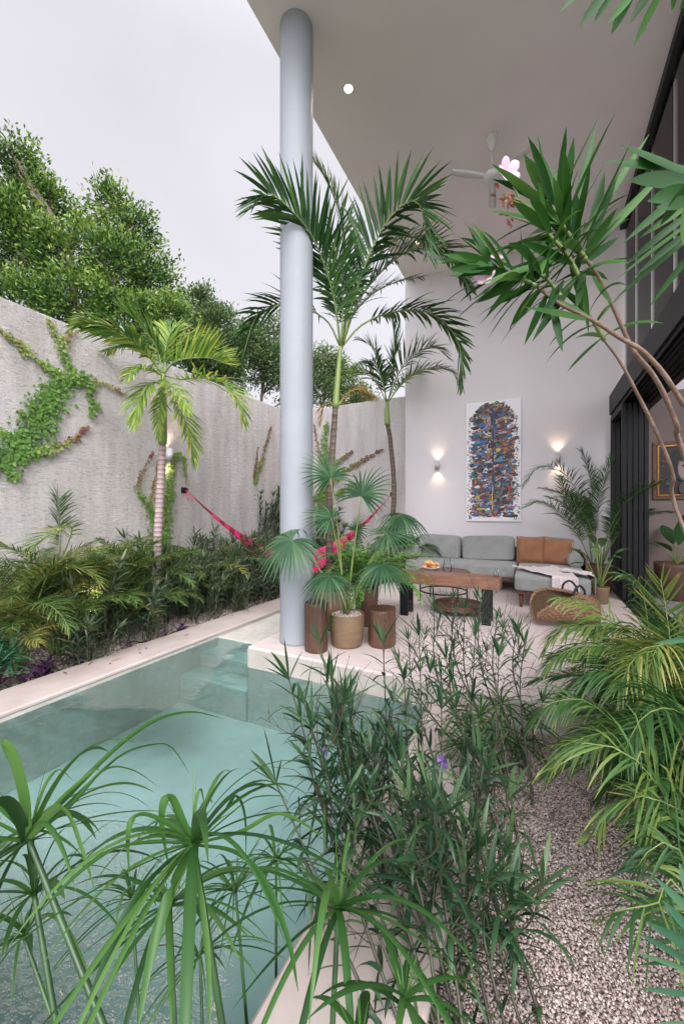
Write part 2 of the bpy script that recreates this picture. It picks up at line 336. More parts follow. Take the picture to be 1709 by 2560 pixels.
# masonry
def stucco():
    m, t, o = new_mat('rough stucco'); p = t.nodes.new('ShaderNodeBsdfPrincipled'); t.links.new(p.outputs[0], o.inputs[0]); p.inputs['Roughness'].default_value = .9
    n = noise(t, 1.1, 6, .6, scale=(1, 1, .55)); r = ramp(t, [(.3, G(.80, .755, .735)), (.52, G(.90, .855, .835)), (.75, G(.94, .90, .885))], n.outputs['Fac'])
    st = noise(t, 2.4, 6, .7, scale=(1.6, 1.6, .28)); r2 = ramp(t, [(.40, G(.70, .665, .64)), (.58, G(1, 1, 1))], st.outputs['Fac'])
    sp = noise(t, 15, 6, .75, scale=(1, 1, 3.2)); r3 = ramp(t, [(.37, G(.58, .54, .53)), (.44, G(1, 1, 1))], sp.outputs['Fac'])
    prev = r
    for rr, f in ((r2, .55), (r3, .7)):
        mm = t.nodes.new('ShaderNodeMix'); mm.data_type = 'RGBA'; mm.blend_type = 'MULTIPLY'; mm.inputs[0].default_value = f
        t.links.new(prev.outputs[0] if prev is r else prev.outputs[2], mm.inputs[6]); t.links.new(rr.outputs[0], mm.inputs[7]); prev = mm
    t.links.new(prev.outputs[2], p.inputs['Base Color'])
    b = bump(t, sp.outputs['Fac'], 1.0, .10); n4 = noise(t, 55, 4, .6, scale=(1, 1, 1.5)); b2 = bump(t, n4.outputs['Fac'], .6, .012, b); t.links.new(b2.outputs[0], p.inputs['Normal']); return m
M['stucco'] = stucco()
M['white'] = mat('smooth white render', (.66, .63, .65), (.63, .60, .62), .7, 1.5, bmp=(3, .12, .03))
M['ceiling'] = mat('painted ceiling and brightened wall', (.88, .81, .84), (.84, .77, .80), .75, .9, bmp=(2, .1, .03))  # upper inside walls carry it too, in place of brighter light
M['column'] = mat('pale blue grey column', (.29, .312, .345), (.255, .275, .305), .6, 1.7, scale=(1, 1, .5), bmp=(4, .35, .03))
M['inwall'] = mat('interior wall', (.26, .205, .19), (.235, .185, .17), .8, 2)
M['stone'] = mat('cream cement coping', (.52, .445, .415), (.40, .335, .305), .55, 2.2, det=8, bmp=(30, .12, .01))
def plaster():
    m, t, o = new_mat('polished pool plaster'); p = t.nodes.new('ShaderNodeBsdfPrincipled'); t.links.new(p.outputs[0], o.inputs[0]); p.inputs['Roughness'].default_value = .6
    n = noise(t, 2.2, 8, .65, scale=(1, 1, .7)); r = ramp(t, [(.3, G(.47, .455, .41)), (.7, G(.64, .61, .56))], n.outputs['Fac'])
    n2 = noise(t, 14, 6, .7); r2 = ramp(t, [(.35, G(.8, .8, .78)), (.6, G(1, 1, 1))], n2.outputs['Fac'])
    mm = t.nodes.new('ShaderNodeMix'); mm.data_type = 'RGBA'; mm.blend_type = 'MULTIPLY'; mm.inputs[0].default_value = .7
    t.links.new(r.outputs[0], mm.inputs[6]); t.links.new(r2.outputs[0], mm.inputs[7]); t.links.new(mm.outputs[2], p.inputs['Base Color']); return m
M['plaster'] = plaster()
def tiles(name, c1, c2, mortar, sc, w, h, rough, ms=.004):
    m, t, o = new_mat(name); p = t.nodes.new('ShaderNodeBsdfPrincipled'); t.links.new(p.outputs[0], o.inputs[0]); p.inputs['Roughness'].default_value = rough
    c = t.nodes.new('ShaderNodeTexCoord'); b = t.nodes.new('ShaderNodeTexBrick'); t.links.new(c.outputs['Object'], b.inputs[0]); b.offset = .5
    b.inputs['Scale'].default_value = sc; b.inputs['Mortar Size'].default_value = ms; b.inputs['Brick Width'].default_value = w; b.inputs['Row Height'].default_value = h; b.inputs['Mortar Smooth'].default_value = .3
    b.inputs['Color1'].default_value = (*c1, 1); b.inputs['Color2'].default_value = (*c2, 1); b.inputs['Mortar'].default_value = (*mortar, 1)
    n = noise(t, 5, 7, .6, scale=(1, 3, 1)); r = ramp(t, [(.3, G(.84, .84, .84)), (.65, G(1, 1, 1))], n.outputs['Fac'])
    mm = t.nodes.new('ShaderNodeMix'); mm.data_type = 'RGBA'; mm.blend_type = 'MULTIPLY'; mm.inputs[0].default_value = .8
    t.links.new(b.outputs['Color'], mm.inputs[6]); t.links.new(r.outputs[0], mm.inputs[7]); t.links.new(mm.outputs[2], p.inputs['Base Color']); return m
M['deck'] = tiles('pale deck tile', (.66, .57, .55), (.62, .53, .51), (.52, .45, .43), 1, 1.2, .3, .42, .0035)
M['intile'] = tiles('grey interior tile', (.36, .33, .35), (.33, .30, .32), (.6, .57, .58), 1, .6, .6, .35, .005)
def gravel():
    m, t, o = new_mat('fine gravel'); p = t.nodes.new('ShaderNodeBsdfPrincipled'); t.links.new(p.outputs[0], o.inputs[0]); p.inputs['Roughness'].default_value = .85
    c = t.nodes.new('ShaderNodeTexCoord'); v = t.nodes.new('ShaderNodeTexVoronoi'); v.inputs['Scale'].default_value = 105; t.links.new(c.outputs['Object'], v.inputs[0])
    r = ramp(t, [(0, G(.30, .235, .21)), (.5, G(.50, .41, .37)), (1, G(.68, .59, .54))], v.outputs['Color'])
    r2 = ramp(t, [(.25, G(1, 1, 1)), (.7, G(.42, .38, .36))], v.outputs['Distance'])
    mm = t.nodes.new('ShaderNodeMix'); mm.data_type = 'RGBA'; mm.blend_type = 'MULTIPLY'; mm.inputs[0].default_value = 1
    t.links.new(r.outputs[0], mm.inputs[6]); t.links.new(r2.outputs[0], mm.inputs[7]); t.links.new(mm.outputs[2], p.inputs['Base Color'])
    b = bump(t, v.outputs['Distance'], 1, .02); b.invert = True; t.links.new(b.outputs[0], p.inputs['Normal']); return m
M['gravel'] = gravel()
def pebble():
    m, t, o = new_mat('pebble'); p = t.nodes.new('ShaderNodeBsdfPrincipled'); t.links.new(p.outputs[0], o.inputs[0]); p.inputs['Roughness'].default_value = .8
    a = t.nodes.new('ShaderNodeAttribute'); a.attribute_name = 'var'
    r = ramp(t, [(0, G(.30, .235, .21)), (.35, G(.41, .33, .295)), (.75, G(.53, .44, .40)), (1, G(.64, .56, .52))], a.outputs['Fac']); t.links.new(r.outputs[0], p.inputs['Base Color']); return m
M['pebble'] = pebble()
M['soil'] = mat('garden soil', (.10, .075, .055), (.16, .12, .09), .95, 10, bmp=(30, .6, .03))
M['earth'] = mat('earth', (.16, .15, .10), (.12, .14, .08), .95, 2)
def water():
    m, t, o = new_mat('pool water'); tr = t.nodes.new('ShaderNodeBsdfTransparent'); gl = t.nodes.new('ShaderNodeBsdfGlossy'); mx = t.nodes.new('ShaderNodeMixShader'); fr = t.nodes.new('ShaderNodeLayerWeight')
    tr.inputs[0].default_value = (.69, .89, .895, 1); gl.inputs['Roughness'].default_value = .02; fr.inputs['Blend'].default_value = .26
    n1 = noise(t, 3.2, 2, .5, scale=(1, 1.6, 1)); n2 = noise(t, 17, 3, .6, scale=(1, 1.5, 1)); cal = noise(t, .75, 2)
    rc = ramp(t, [(.47, G(.03, .03, .03)), (.60, G(1, 1, 1))], cal.outputs['Fac'])
    b = bump(t, n1.outputs['Fac'], .4, .09); b2 = bump(t, n2.outputs['Fac'], .3, .24, b); t.links.new(rc.outputs[0], b2.inputs['Strength'])
    for q in (gl, fr): t.links.new(b2.outputs[0], q.inputs['Normal'])
    t.links.new(fr.outputs[0], mx.inputs[0]); t.links.new(tr.outputs[0], mx.inputs[1]); t.links.new(gl.outputs[0], mx.inputs[2]); t.links.new(mx.outputs[0], o.inputs[0]); return m
M['water'] = water()
def glass(name, tint=(.9, .93, .93), ior=1.45):
    m, t, o = new_mat(name); tr = t.nodes.new('ShaderNodeBsdfTransparent'); gl = t.nodes.new('ShaderNodeBsdfGlossy'); mx = t.nodes.new('ShaderNodeMixShader'); fr = t.nodes.new('ShaderNodeLayerWeight')
    tr.inputs[0].default_value = (*tint, 1); gl.inputs['Roughness'].default_value = .01; fr.inputs['Blend'].default_value = ior - 1.15
    t.links.new(fr.outputs[0], mx.inputs[0]); t.links.new(tr.outputs[0], mx.inputs[1]); t.links.new(gl.outputs[0], mx.inputs[2]); t.links.new(mx.outputs[0], o.inputs[0]); return m
M['glass'] = glass('window glass', ior=1.28); M['jug'] = glass('jug glass', (.92, .95, .97), 1.3)
M['black'] = mat('black aluminium', (.010, .010, .012), (.014, .014, .016), .5, 3, spec=.25)
M['edge'] = mat('weathered terrace edge', (.43, .40, .355), (.33, .30, .265), .7, 3, det=9)
M['poolfloor'] = mat('pale pool floor', (.58, .585, .54), (.50, .51, .47), .6, 2, det=8)
M['blackrope'] = mat('black cord', (.012, .012, .015), (.02, .02, .025), .8, 50)
M['steel'] = mat('white lamp body', (.62, .60, .60), (.55, .53, .53), .4, 5)
M['fanwhite'] = mat('white fan enamel', (.72, .71, .71), (.68, .67, .67), .35, 5)
def fabric(name, c1, c2, sc=260, sheen=.2):
    m, t, o = new_mat(name); p = t.nodes.new('ShaderNodeBsdfPrincipled'); t.links.new(p.outputs[0], o.inputs[0]); p.inputs['Roughness'].default_value = .9; p.inputs['Sheen Weight'].default_value = sheen
    n = noise(t, 5, 5); n2 = noise(t, sc, 2, .5, scale=(1, .25, 1)); n3 = noise(t, sc, 2, .5, scale=(.25, 1, 1))
    ad = t.nodes.new('ShaderNodeMath'); ad.operation = 'ADD'; t.links.new(n2.outputs['Fac'], ad.inputs[0]); t.links.new(n3.outputs['Fac'], ad.inputs[1])
    r = ramp(t, [(.35, c1), (.7, c2)], n.outputs['Fac']); r2 = ramp(t, [(.75, G(.78, .78, .78)), (1, G(1, 1, 1))], ad.outputs[0])
    mm = t.nodes.new('ShaderNodeMix'); mm.data_type = 'RGBA'; mm.blend_type = 'MULTIPLY'; mm.inputs[0].default_value = 1
    t.links.new(r.outputs[0], mm.inputs[6]); t.links.new(r2.outputs[0], mm.inputs[7]); t.links.new(mm.outputs[2], p.inputs['Base Color'])
    b = bump(t, ad.outputs[0], .4, .003); b2 = bump(t, n.outputs['Fac'], .25, .05, b); t.links.new(b2.outputs[0], p.inputs['Normal']); return m
M['sofa'] = fabric('grey green linen', (.275, .282, .275), (.22, .228, .223))
M['pillow'] = fabric('rust brown linen', (.27, .12, .055), (.20, .085, .04), 180)
M['throw'] = fabric('pale pink cotton', (.64, .565, .57), (.58, .50, .505), 150)
def wood(name, c1, c2, scale, rough=.5):
    m, t, o = new_mat(name); p = t.nodes.new('ShaderNodeBsdfPrincipled'); t.links.new(p.outputs[0], o.inputs[0]); p.inputs['Roughness'].default_value = rough
    n = noise(t, 7, 8, .65, scale=scale); r = ramp(t, [(.3, c1), (.48, tuple((a + b) / 2 for a, b in zip(c1, c2))), (.7, c2)], n.outputs['Fac']); t.links.new(r.outputs[0], p.inputs['Base Color'])
    b = bump(t, n.outputs['Fac'], .3, .01); t.links.new(b.outputs[0], p.inputs['Normal']); return m
M['bench'] = wood('reddish hardwood', (.12, .05, .03), (.27, .135, .08), (.7, 9, 9))
M['walnut'] = wood('dark walnut', (.075, .03, .018), (.15, .065, .04), (.8, 8, 8), .45)
M['log'] = wood('dark log wood', (.045, .022, .014), (.115, .055, .034), (9, 9, .7), .5)
M['log_red'] = wood('reddish log wood', (.065, .029, .019), (.145, .065, .042), (9, 9, .8), .45)
M['pot_tan'] = mat('tan clay', (.22, .145, .085), (.165, .105, .06), .75, 6, scale=(1, 1, 6), bmp=(18, .25, .01, (1, 1, 8)))
M['pot_terra'] = mat('terracotta', (.30, .165, .115), (.22, .12, .08), .8, 4, bmp=(14, .2, .02))
M['pot_dark'] = mat('dark brown clay', (.09, .045, .03), (.13, .07, .045), .6, 5)
M['basket'] = mat('woven seagrass', (.31, .19, .11), (.15, .085, .045), .85, 60, bmp=(140, .6, .006))
M['seagrass_in'] = mat('basket lining', (.12, .07, .04), (.07, .04, .02), .9, 40)
M['gold'] = mat('gilt frame', (.50, .26, .07), (.30, .14, .035), .38, 14, metal=.55, bmp=(40, .3, .005))
M['framewood'] = mat('dark frame wood', (.11, .055, .025), (.17, .09, .04), .5, 14)
M['canvas'] = mat('white canvas', (.80, .78, .80), (.76, .74, .76), .7, 30)
M['lamp_on'] = mat('lit lamp', (1, .9, .75), (1, .9, .75), .5, 5, emis=((1, .78, .5), 5))
M['spot_on'] = mat('lit spot lamp', (1, .9, .75), (1, .9, .75), .5, 5, emis=((1, .74, .4), 14))
M['porcelain'] = mat('white porcelain', (.75, .75, .78), (.7, .7, .74), .25, 5)
def attr_col(name, stops, rough=.6, interp='LINEAR', noise_bump=None):
    m, t, o = new_mat(name); p = t.nodes.new('ShaderNodeBsdfPrincipled'); t.links.new(p.outputs[0], o.inputs[0]); p.inputs['Roughness'].default_value = rough
    a = t.nodes.new('ShaderNodeAttribute'); a.attribute_name = 'var'; r = ramp(t, stops, a.outputs['Fac']); r.color_ramp.interpolation = interp
    t.links.new(r.outputs[0], p.inputs['Base Color']); return m
PAL = [(.008, .008, .01), (.03, .027, .028), (.015, .11, .34), (.03, .25, .42), (.38, .025, .035), (.13, .015, .025), (.52, .42, .05), (.32, .14, .045), (.15, .12, .12), (.36, .31, .32), (.08, .09, .04), (.09, .05, .04), (.64, .60, .64), (.22, .25, .07)]
M['paint'] = attr_col('oil paint strokes', [(k / len(PAL), c) for k, c in enumerate(PAL)], .45, 'CONSTANT')
M['hammock'] = attr_col('woven hammock cotton', [(0, (.72, .015, .16)), (.5, (.22, .005, .03)), (.85, (.85, .10, .36))], .8, 'CONSTANT')
PAL2 = [(.035, .025, .025), (.01, .01, .014), (.33, .26, .25), (.09, .06, .05), (.18, .13, .11), (.06, .10, .11)]
M['portrait'] = attr_col('dark portrait paint', [(k / len(PAL2), c) for k, c in enumerate(PAL2)], .5, 'CONSTANT')
M['fruit'] = attr_col('fruit skin', [(0, (.62, .20, .12)), (.35, (.70, .42, .10)), (.65, (.60, .12, .10)), (1, (.38, .45, .12))], .4)
# ================================================================ setting
ZC, ZW, ZG = -0.13, -0.20, -0.20          # coping, water, gravel levels (deck = 0)
XW, XD, XR, YB, ZT = -5.50, -2.50, 1.26, 7.97, 6.17
XI, XCO, XRC, XRO = -3.41, -3.85, -0.71, -0.28
def sbox(name, a, b, m, bev=0, kind='structure', parent=None):
    mb = MB(); box(mb, a, b, bev=bev); return mb.build(name, M[m], parent, smooth=False, kind=kind)
sbox('ground', (-140, -140, -1.4), (140, 140, -1.0), 'earth')
sbox('terrace_floor', (XD, 2.97, -.9), (1.10, YB, 0), 'deck', .004)
mb = MB(); box(mb, (XD + .004, 2.962, -.203), (1.2, 2.9685, -.022)); box(mb, (XD - .008, 2.964, -.203), (XD - .0015, YB, -.022)); lo_ = MB(); box(lo_, (XD + .004, 2.962, -.9), (1.2, 2.9685, -.2035)); box(lo_, (XD - .008, 2.964, -.9), (XD - .0015, YB, -.2035)); lo_.build('pool_wall', M['plaster'], smooth=False, kind='structure')
mb.build('terrace_edge', M['edge'], smooth=False, kind='structure')
sbox('interior_floor', (1.104, 2.97, -.9), (7.0, YB, -.004), 'intile')
# pool shell
mb = MB()
fl_ = MB(); box(fl_, (XI - .2, .3, -.93), (XRC + .2, 3.2, -.73)); fl_.build('pool_floor', M['poolfloor'], smooth=False, kind='structure')
box(mb, (XI - .2, .3, -.728), (XI, YB, ZC - .041)); box(mb, (XRC, .5, -.728), (XRC + .2, 2.955, ZC - .041)); box(mb, (XI + .002, .3, -.728), (XRC - .002, .5, ZC - .03))
st_ = MB(); box(st_, (XI + .004, 2.948, -.458), (XD - .014, 3.219, -.437)); box(st_, (XI + .004, 3.218, -.316), (XD - .014, 3.499, -.297)); st_.build('pool_steps', M['poolfloor'], smooth=False, kind='structure')
box(mb, (XI + .002, 2.95, -.728), (XD - .012, 3.60, -.44)); box(mb, (XI + .002, 3.22, -.438), (XD - .012, 3.60, -.30)); box(mb, (XI + .002, 3.50, -.298), (XD - .012, YB, -.193))
box(mb, (XCO + .004, .31, -.72), (XI - .201, YB, ZC - .0405)); box(mb, (XRC + .201, .31, -.72), (XRO - .004, 2.948, ZC - .0405))
mb.build('pool_basin', M['plaster'], smooth=False, kind='structure')
mb = MB(); g = np.linspace(0, 1, 2)
for a, b, c, d in ((XI + .001, XRC - .001, .5, 2.9615), (XI + .001, XD - .009, 2.9615, 3.499)):
    mb.add([(a, c, ZW), (b, c, ZW), (b, d, ZW), (a, d, ZW)], np.array([[0, 1, 2, 3]]))
mb.build('pool_water', M['water'], smooth=False, kind='structure')
tag(sbox('pool_coping', (XCO, .3, ZC - .04), (XI + .012, YB, ZC), 'stone', .012, kind=None), 'long pale coping kerb between the planted bed and the pool', 'coping')
tag(sbox('pool_coping', (XRC - .012, .3, ZC - .04), (XRO, 2.95, ZC), 'stone', .012, kind=None), 'pale coping kerb between the pool and the gravel under the dark narrow-leaved plants', 'coping')
sbox('gravel_bed', (-5.5, -1, -.95), (XCO - .003, YB, -.19), 'gravel')
sbox('gravel', (XRO + .003, -1.5, -.95), (XR + 1, 2.955, ZG), 'gravel')
sbox('planting_soil', (-5.4, -2.0, -.94), (XRO, .297, -.235), 'soil')
# loose pebbles lying on the gravel
def pebbles(name, n, x0, x1, y0, y1, z, s0, s1, parent=None, disc=None):
    ico = []; 
    phi = (1 + 5 ** .5) / 2
    V0 = nrm(np.array([(-1, phi, 0), (1, phi, 0), (-1, -phi, 0), (1, -phi, 0), (0, -1, phi), (0, 1, phi), (0, -1, -phi), (0, 1, -phi), (phi, 0, -1), (phi, 0, 1), (-phi, 0, -1), (-phi, 0, 1)], float))
    F0 = np.array([(0, 11, 5), (0, 5, 1), (0, 1, 7), (0, 7, 10), (0, 10, 11), (1, 5, 9), (5, 11, 4), (11, 10, 2), (10, 7, 6), (7, 1, 8), (3, 9, 4), (3, 4, 2), (3, 2, 6), (3, 6, 8), (3, 8, 9), (4, 9, 5), (2, 4, 11), (6, 2, 10), (8, 6, 7), (9, 8, 1)])
    if disc: r = disc * np.sqrt(rng.uniform(0, 1, n)); a = rng.uniform(0, 6.28, n); c = np.stack((x0 + r * np.cos(a), y0 + r * np.sin(a), np.full(n, z)), 1)
    else: c = np.stack((rng.uniform(x0, x1, n), rng.uniform(y0, y1, n), np.full(n, z)), 1)
    c[:, 2] += rng.uniform(-.001, .006, n)
    sz = rng.uniform(s0, s1, (n, 1)) * rng.uniform(.6, 1.2, (n, 3)) * np.array((1, 1, .7)); a = rng.uniform(0, 6.28, n)
    V = V0[None] * sz[:, None] * rng.uniform(.8, 1.15, (n, 12, 1))
    X = V[..., 0] * np.cos(a)[:, None] - V[..., 1] * np.sin(a)[:, None]; Y = V[..., 0] * np.sin(a)[:, None] + V[..., 1] * np.cos(a)[:, None]
    V = np.stack((X, Y, V[..., 2]), -1) + c[:, None]
    mb = MB(); mb.add(V.reshape(-1, 3), (F0[None] + (np.arange(n) * 12)[:, None, None]).reshape(-1, 3), np.repeat(rng.uniform(0, 1, n), 12))
    return mb.build(name, M['pebble'], parent, smooth=False)
pb = pebbles('pebbles', 52000, XRO + .02, 1.2, .75, 2.94, ZG + .001, .003, .0062); pb['kind'] = 'stuff'; tag(pb, 'fine pinkish grey gravel stones covering the ground at right', 'gravel')
pb = pebbles('pebbles', 9000, -5.3, XCO - .01, 1.8, 5.5, -.188, .006, .012); pb['kind'] = 'stuff'; tag(pb, 'pale gravel stones covering the planted bed along the left wall', 'gravel')
# ---------------------------------------------------------------- walls
tag(sbox('garden_wall', (XW - .22, -4, -1), (XW, YB + .25, 3.77), 'stucco', .01, None), 'tall rough stucco garden wall behind the planted bed on the left, overgrown with vines', 'wall')
tag(sbox('garden_wall', (XW + .003, YB + .03, -1), (XD - .003, YB + .25, 3.76), 'stucco', .01, None), 'rough stucco wall across the far end of the garden, beside the white house wall', 'wall')
# ---------------------------------------------------------------- house
H = thing('house', 'white modern house with a double-height porch roof and tall black framed glazing', 'house', (1.3, YB, 0))
sbox('wall', (XD, YB, -1), (7.2, YB + .25, 6.9), 'white', kind=None, parent=H)
sbox('wall', (7.0, 2.5, -1), (7.2, YB - .003, 3.25), 'inwall', kind=None, parent=H); sbox('wall', (7.0, 2.5, 3.253), (7.2, YB - .003, 6.9), 'ceiling', kind=None, parent=H)  # upper part paler: stronger light up there put into the wall colour
sbox('wall', (1.62, 2.3, -1), (6.98, 2.5, 3.0), 'inwall', kind=None, parent=H)
sbox('roof', (XD + .03, 2.3, ZT), (7.2, YB - .003, ZT + .35), 'ceiling', kind=None, parent=H)
# end wall lining: warm paint below, brighter light put into the colour above
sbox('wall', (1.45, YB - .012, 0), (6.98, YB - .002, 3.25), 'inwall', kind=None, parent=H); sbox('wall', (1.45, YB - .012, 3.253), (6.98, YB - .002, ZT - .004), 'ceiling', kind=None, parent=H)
# tall window over the sliding doors
WN = MB(); yp = [7.93, 7.11, 6.22, 5.30, 4.42, 3.53]
box(WN, (1.24, 2.6, ZT - .13), (1.345, 7.96, ZT - .002), bev=.004)
wf = WN.build('window_frame', M['black'], H, smooth=False)
WN = MB(); box(WN, (1.24, 2.6, 3.27), (1.42, 7.96, 3.33), bev=.004); WN.build('window_sill', M['black'], H, smooth=False)
for k, y in enumerate(yp):
    b = MB(); w = .06 if k == 0 else .05
    box(b, (1.262, y - w, 3.331), (1.33, y, ZT - .131), bev=.004); box(b, (1.25, y - w * .75, 3.331), (1.2615, y - w * .25, ZT - .131))
    b.build('mullion', M['black'], wf, smooth=False)
for k in range(len(yp) - 1):
    b = MB(); y0, y1 = yp[k + 1] + .001, yp[k] - (.06 if k == 0 else .05) - .001
    box(b, (1.29, y0, 3.331), (1.296, y1, ZT - .131)); b.build('pane', M['glass'], H, smooth=False)
# lintel with its sliding tracks
b = MB(); box(b, (1.09, 2.6, 2.95), (1.235, 7.955, 3.269), bev=.004); box(b, (1.2375, 2.6, 2.93), (1.60, 7.955, 3.268), bev=.004)
for x in (1.12, 1.17, 1.27, 1.34, 1.41, 1.48): box(b, (x, 2.6, 2.905), (x + .012, 7.955, 2.929 if x > 1.23 else 2.949))
b.build('lintel', M['black'], H, smooth=False)
sbox('threshold', (1.11, 2.6, -.003), (1.47, 7.95, .006), 'black', kind=None, parent=H)
SDx = thing('sliding_door', 'stack of tall black framed glass sliding doors pushed open against the white end wall', 'door', (1.25, 7.4, 0))
for k, x in enumerate((1.105, 1.172, 1.239, 1.306, 1.373)):
    b = MB(); y0, y1 = 6.92 + .008 * k, 7.94; z0, z1 = .01, 2.9; w = .052
    box(b, (x, y0, z0), (x + w, y0 + .07, z1), bev=.004); box(b, (x, y1 - .07, z0), (x + w, y1, z1), bev=.004)
    box(b, (x + .002, y0 + .071, z0), (x + w - .002, y1 - .071, z0 + .10)); box(b, (x + .002, y0 + .071, z1 - .08), (x + w - .002, y1 - .071, z1))
    dp = b.build('door_panel', M['black'], SDx, smooth=False)
    g = MB(); box(g, (x + .02, y0 + .071, z0 + .101), (x + .026, y1 - .071, z1 - .081)); g.build('pane', M['glass'], dp, smooth=False)
# column
b = MB(); lathe(b, (-2.169, 3.309, 0), [(0, 0), (.165, 0)] + [(.165, z) for z in np.linspace(.02, ZT, 14)], 64)
tag(b.build('column', M['column']), 'tall round pale blue grey column holding up the porch roof', 'column')
# ---------------------------------------------------------------- lamps
def wall_light(p, nrm_, label, nm='wall_light', r=.038, h=.17, power=5.5, grp=None):
    px, py, pz = p; n = np.array(nrm_, float); c = np.array(p) + n * .075
    t = thing(nm, label, 'wall lamp', (px, py, pz), grp)
    b = MB(); lathe(b, c, [(r - .006, -h / 2 + .006), (r, -h / 2), (r, h / 2), (r - .006, h / 2 - .006)], 24); b.build('lamp_body', M['steel'], t)
    b = MB(); side = np.cross(n, UP); obox(b, np.array(p) + n * .018, side * .028, UP * .05, n * .0175); b.build('bracket', M['steel'], t, smooth=False)
    for s in (1, -1):
        b = MB(); lathe(b, c + UP * s * (h / 2 - .012), [(0, 0), (r - .007, 0)][::s], 20); b.build('bulb', M['lamp_on'], t)
        ld = bpy.data.lights.new('beam', 'SPOT'); ld.energy = power; ld.color = (1, .72, .48); ld.spot_size = R(105); ld.spot_blend = 1.0; ld.shadow_soft_size = .02
        lo = bpy.data.objects.new('beam', ld); S.collection.objects.link(lo); lo.parent = t
        lo.location = [float(k) for k in (c + UP * s * (h / 2 + .005) - n * .012 - np.array(t.location))]; lo.rotation_euler = (R(180) if s > 0 else 0, 0, 0)
    return t
wall_light((-1.81, YB, 2.24), (0, -1, 0), 'small cylindrical wall lamp left of the painting, shining up and down')
wall_light((.324, YB, 2.26), (0, -1, 0), 'small cylindrical wall lamp right of the painting, above the palm fronds')
wall_light((XW, 4.48, 2.23), (1, 0, 0), 'lit outdoor wall lamp on the stucco wall behind the left palm trunk', r=.05, h=.24, power=9)
for (x, y, lab) in ((-1.94, 4.04, 'round recessed ceiling spot in the porch roof, nearest the column'), (-1.94, 6.9, 'round recessed ceiling spot seen through the tall palm fronds'), (.596, 7.02, 'round recessed ceiling spot behind the oleander leaves')):
    t = thing('ceiling_spot', lab, 'ceiling lamp', (x, y, ZT), 'recessed ceiling spots')
    b = MB(); lathe(b, (x, y, ZT), [(.048, -.004), (.058, -.006), (.06, 0)], 28); b.build('trim_ring', M['fanwhite'], t)
    b = MB(); lathe(b, (x, y, ZT - .0035), [(.047, 0), (0, 0)], 28); b.build('bulb', M['lamp_on'], t)
    ld = bpy.data.lights.new('beam', 'SPOT'); ld.energy = 22; ld.color = (1, .84, .66); ld.spot_size = R(110); ld.spot_blend = .8; ld.shadow_soft_size = .04
    lo = bpy.data.objects.new('beam', ld); S.collection.objects.link(lo); lo.parent = t; lo.location = (0, 0, -.02)
# ceiling fan
fx, fy = -.525, 5.4
t = thing('ceiling_fan', 'white three-bladed ceiling fan hanging from the porch roof', 'ceiling fan', (fx, fy, ZT))
b = MB(); lathe(b, (fx, fy, ZT), [(.075, -.001), (.075, -.02), (.06, -.09), (.025, -.17), (.014, -.185), (0, -.185)], 28); b.build('canopy', M['fanwhite'], t)
b = MB(); tube(b, [(fx, fy, ZT - .18), (fx, fy, ZT - .46)], .011, 12); b.build('rod', M['fanwhite'], t)
b = MB(); lathe(b, (fx, fy, ZT - .52), [(0, .075), (.03, .075), (.05, .05), (.10, .035), (.115, 0), (.10, -.03), (.05, -.045), (0, -.048)], 32); b.build('motor', M['fanwhite'], t)
for k in range(3):
    a = R(95 + 120 * k); d = np.array((math.cos(a), math.sin(a), 0)); s = np.cross(UP, d); P = []
    for q in np.linspace(0, 1, 10):
        w = .03 + .018 * math.sin(q * 2.6); tilt = .18; c = np.array((fx, fy, ZT - .52)) + d * (.09 + .46 * q)
        P.append([c - s * w - UP * w * tilt, c + UP * .004, c + s * w + UP * w * tilt, c - UP * .004])
    b = MB(); grid(b, np.array(P), closed=True); b.build('blade', M['fanwhite'], t)
# garden spot in the left bed
gp = onX(232, 1540, -4.35)
t = thing('garden_spotlight', 'lit warm garden spotlight low among the bed plants near the left wall', 'garden lamp', (gp[0], gp[1], -.19))
b = MB(); tube(b, [(gp[0], gp[1], -.25), (gp[0], gp[1], gp[2] - .03)], .008); b.build('spike', M['black'], t)
ax = nrm(np.array((-.5, .25, .8))); b = MB(); tube(b, [gp - ax * .04, gp + ax * .045], [.026, .034], 16, caps=True); b.build('lamp_head', M['black'], t)
b = MB(); tube(b, [gp + ax * .0455, gp + ax * .050], [.028, .026], 16); b.build('bulb', M['spot_on'], t)
ld = bpy.data.lights.new('beam', 'SPOT'); ld.energy = 11; ld.color = (1, .72, .42); ld.spot_size = R(100); ld.spot_blend = .6; ld.shadow_soft_size = .03
lo = bpy.data.objects.new('beam', ld); S.collection.objects.link(lo); lo.parent = t; lo.location = [float(k) for k in (gp + ax * .06 - np.array(t.location))]; lo.rotation_euler = Vector(-ax).to_track_quat('Z', 'Y').to_euler()
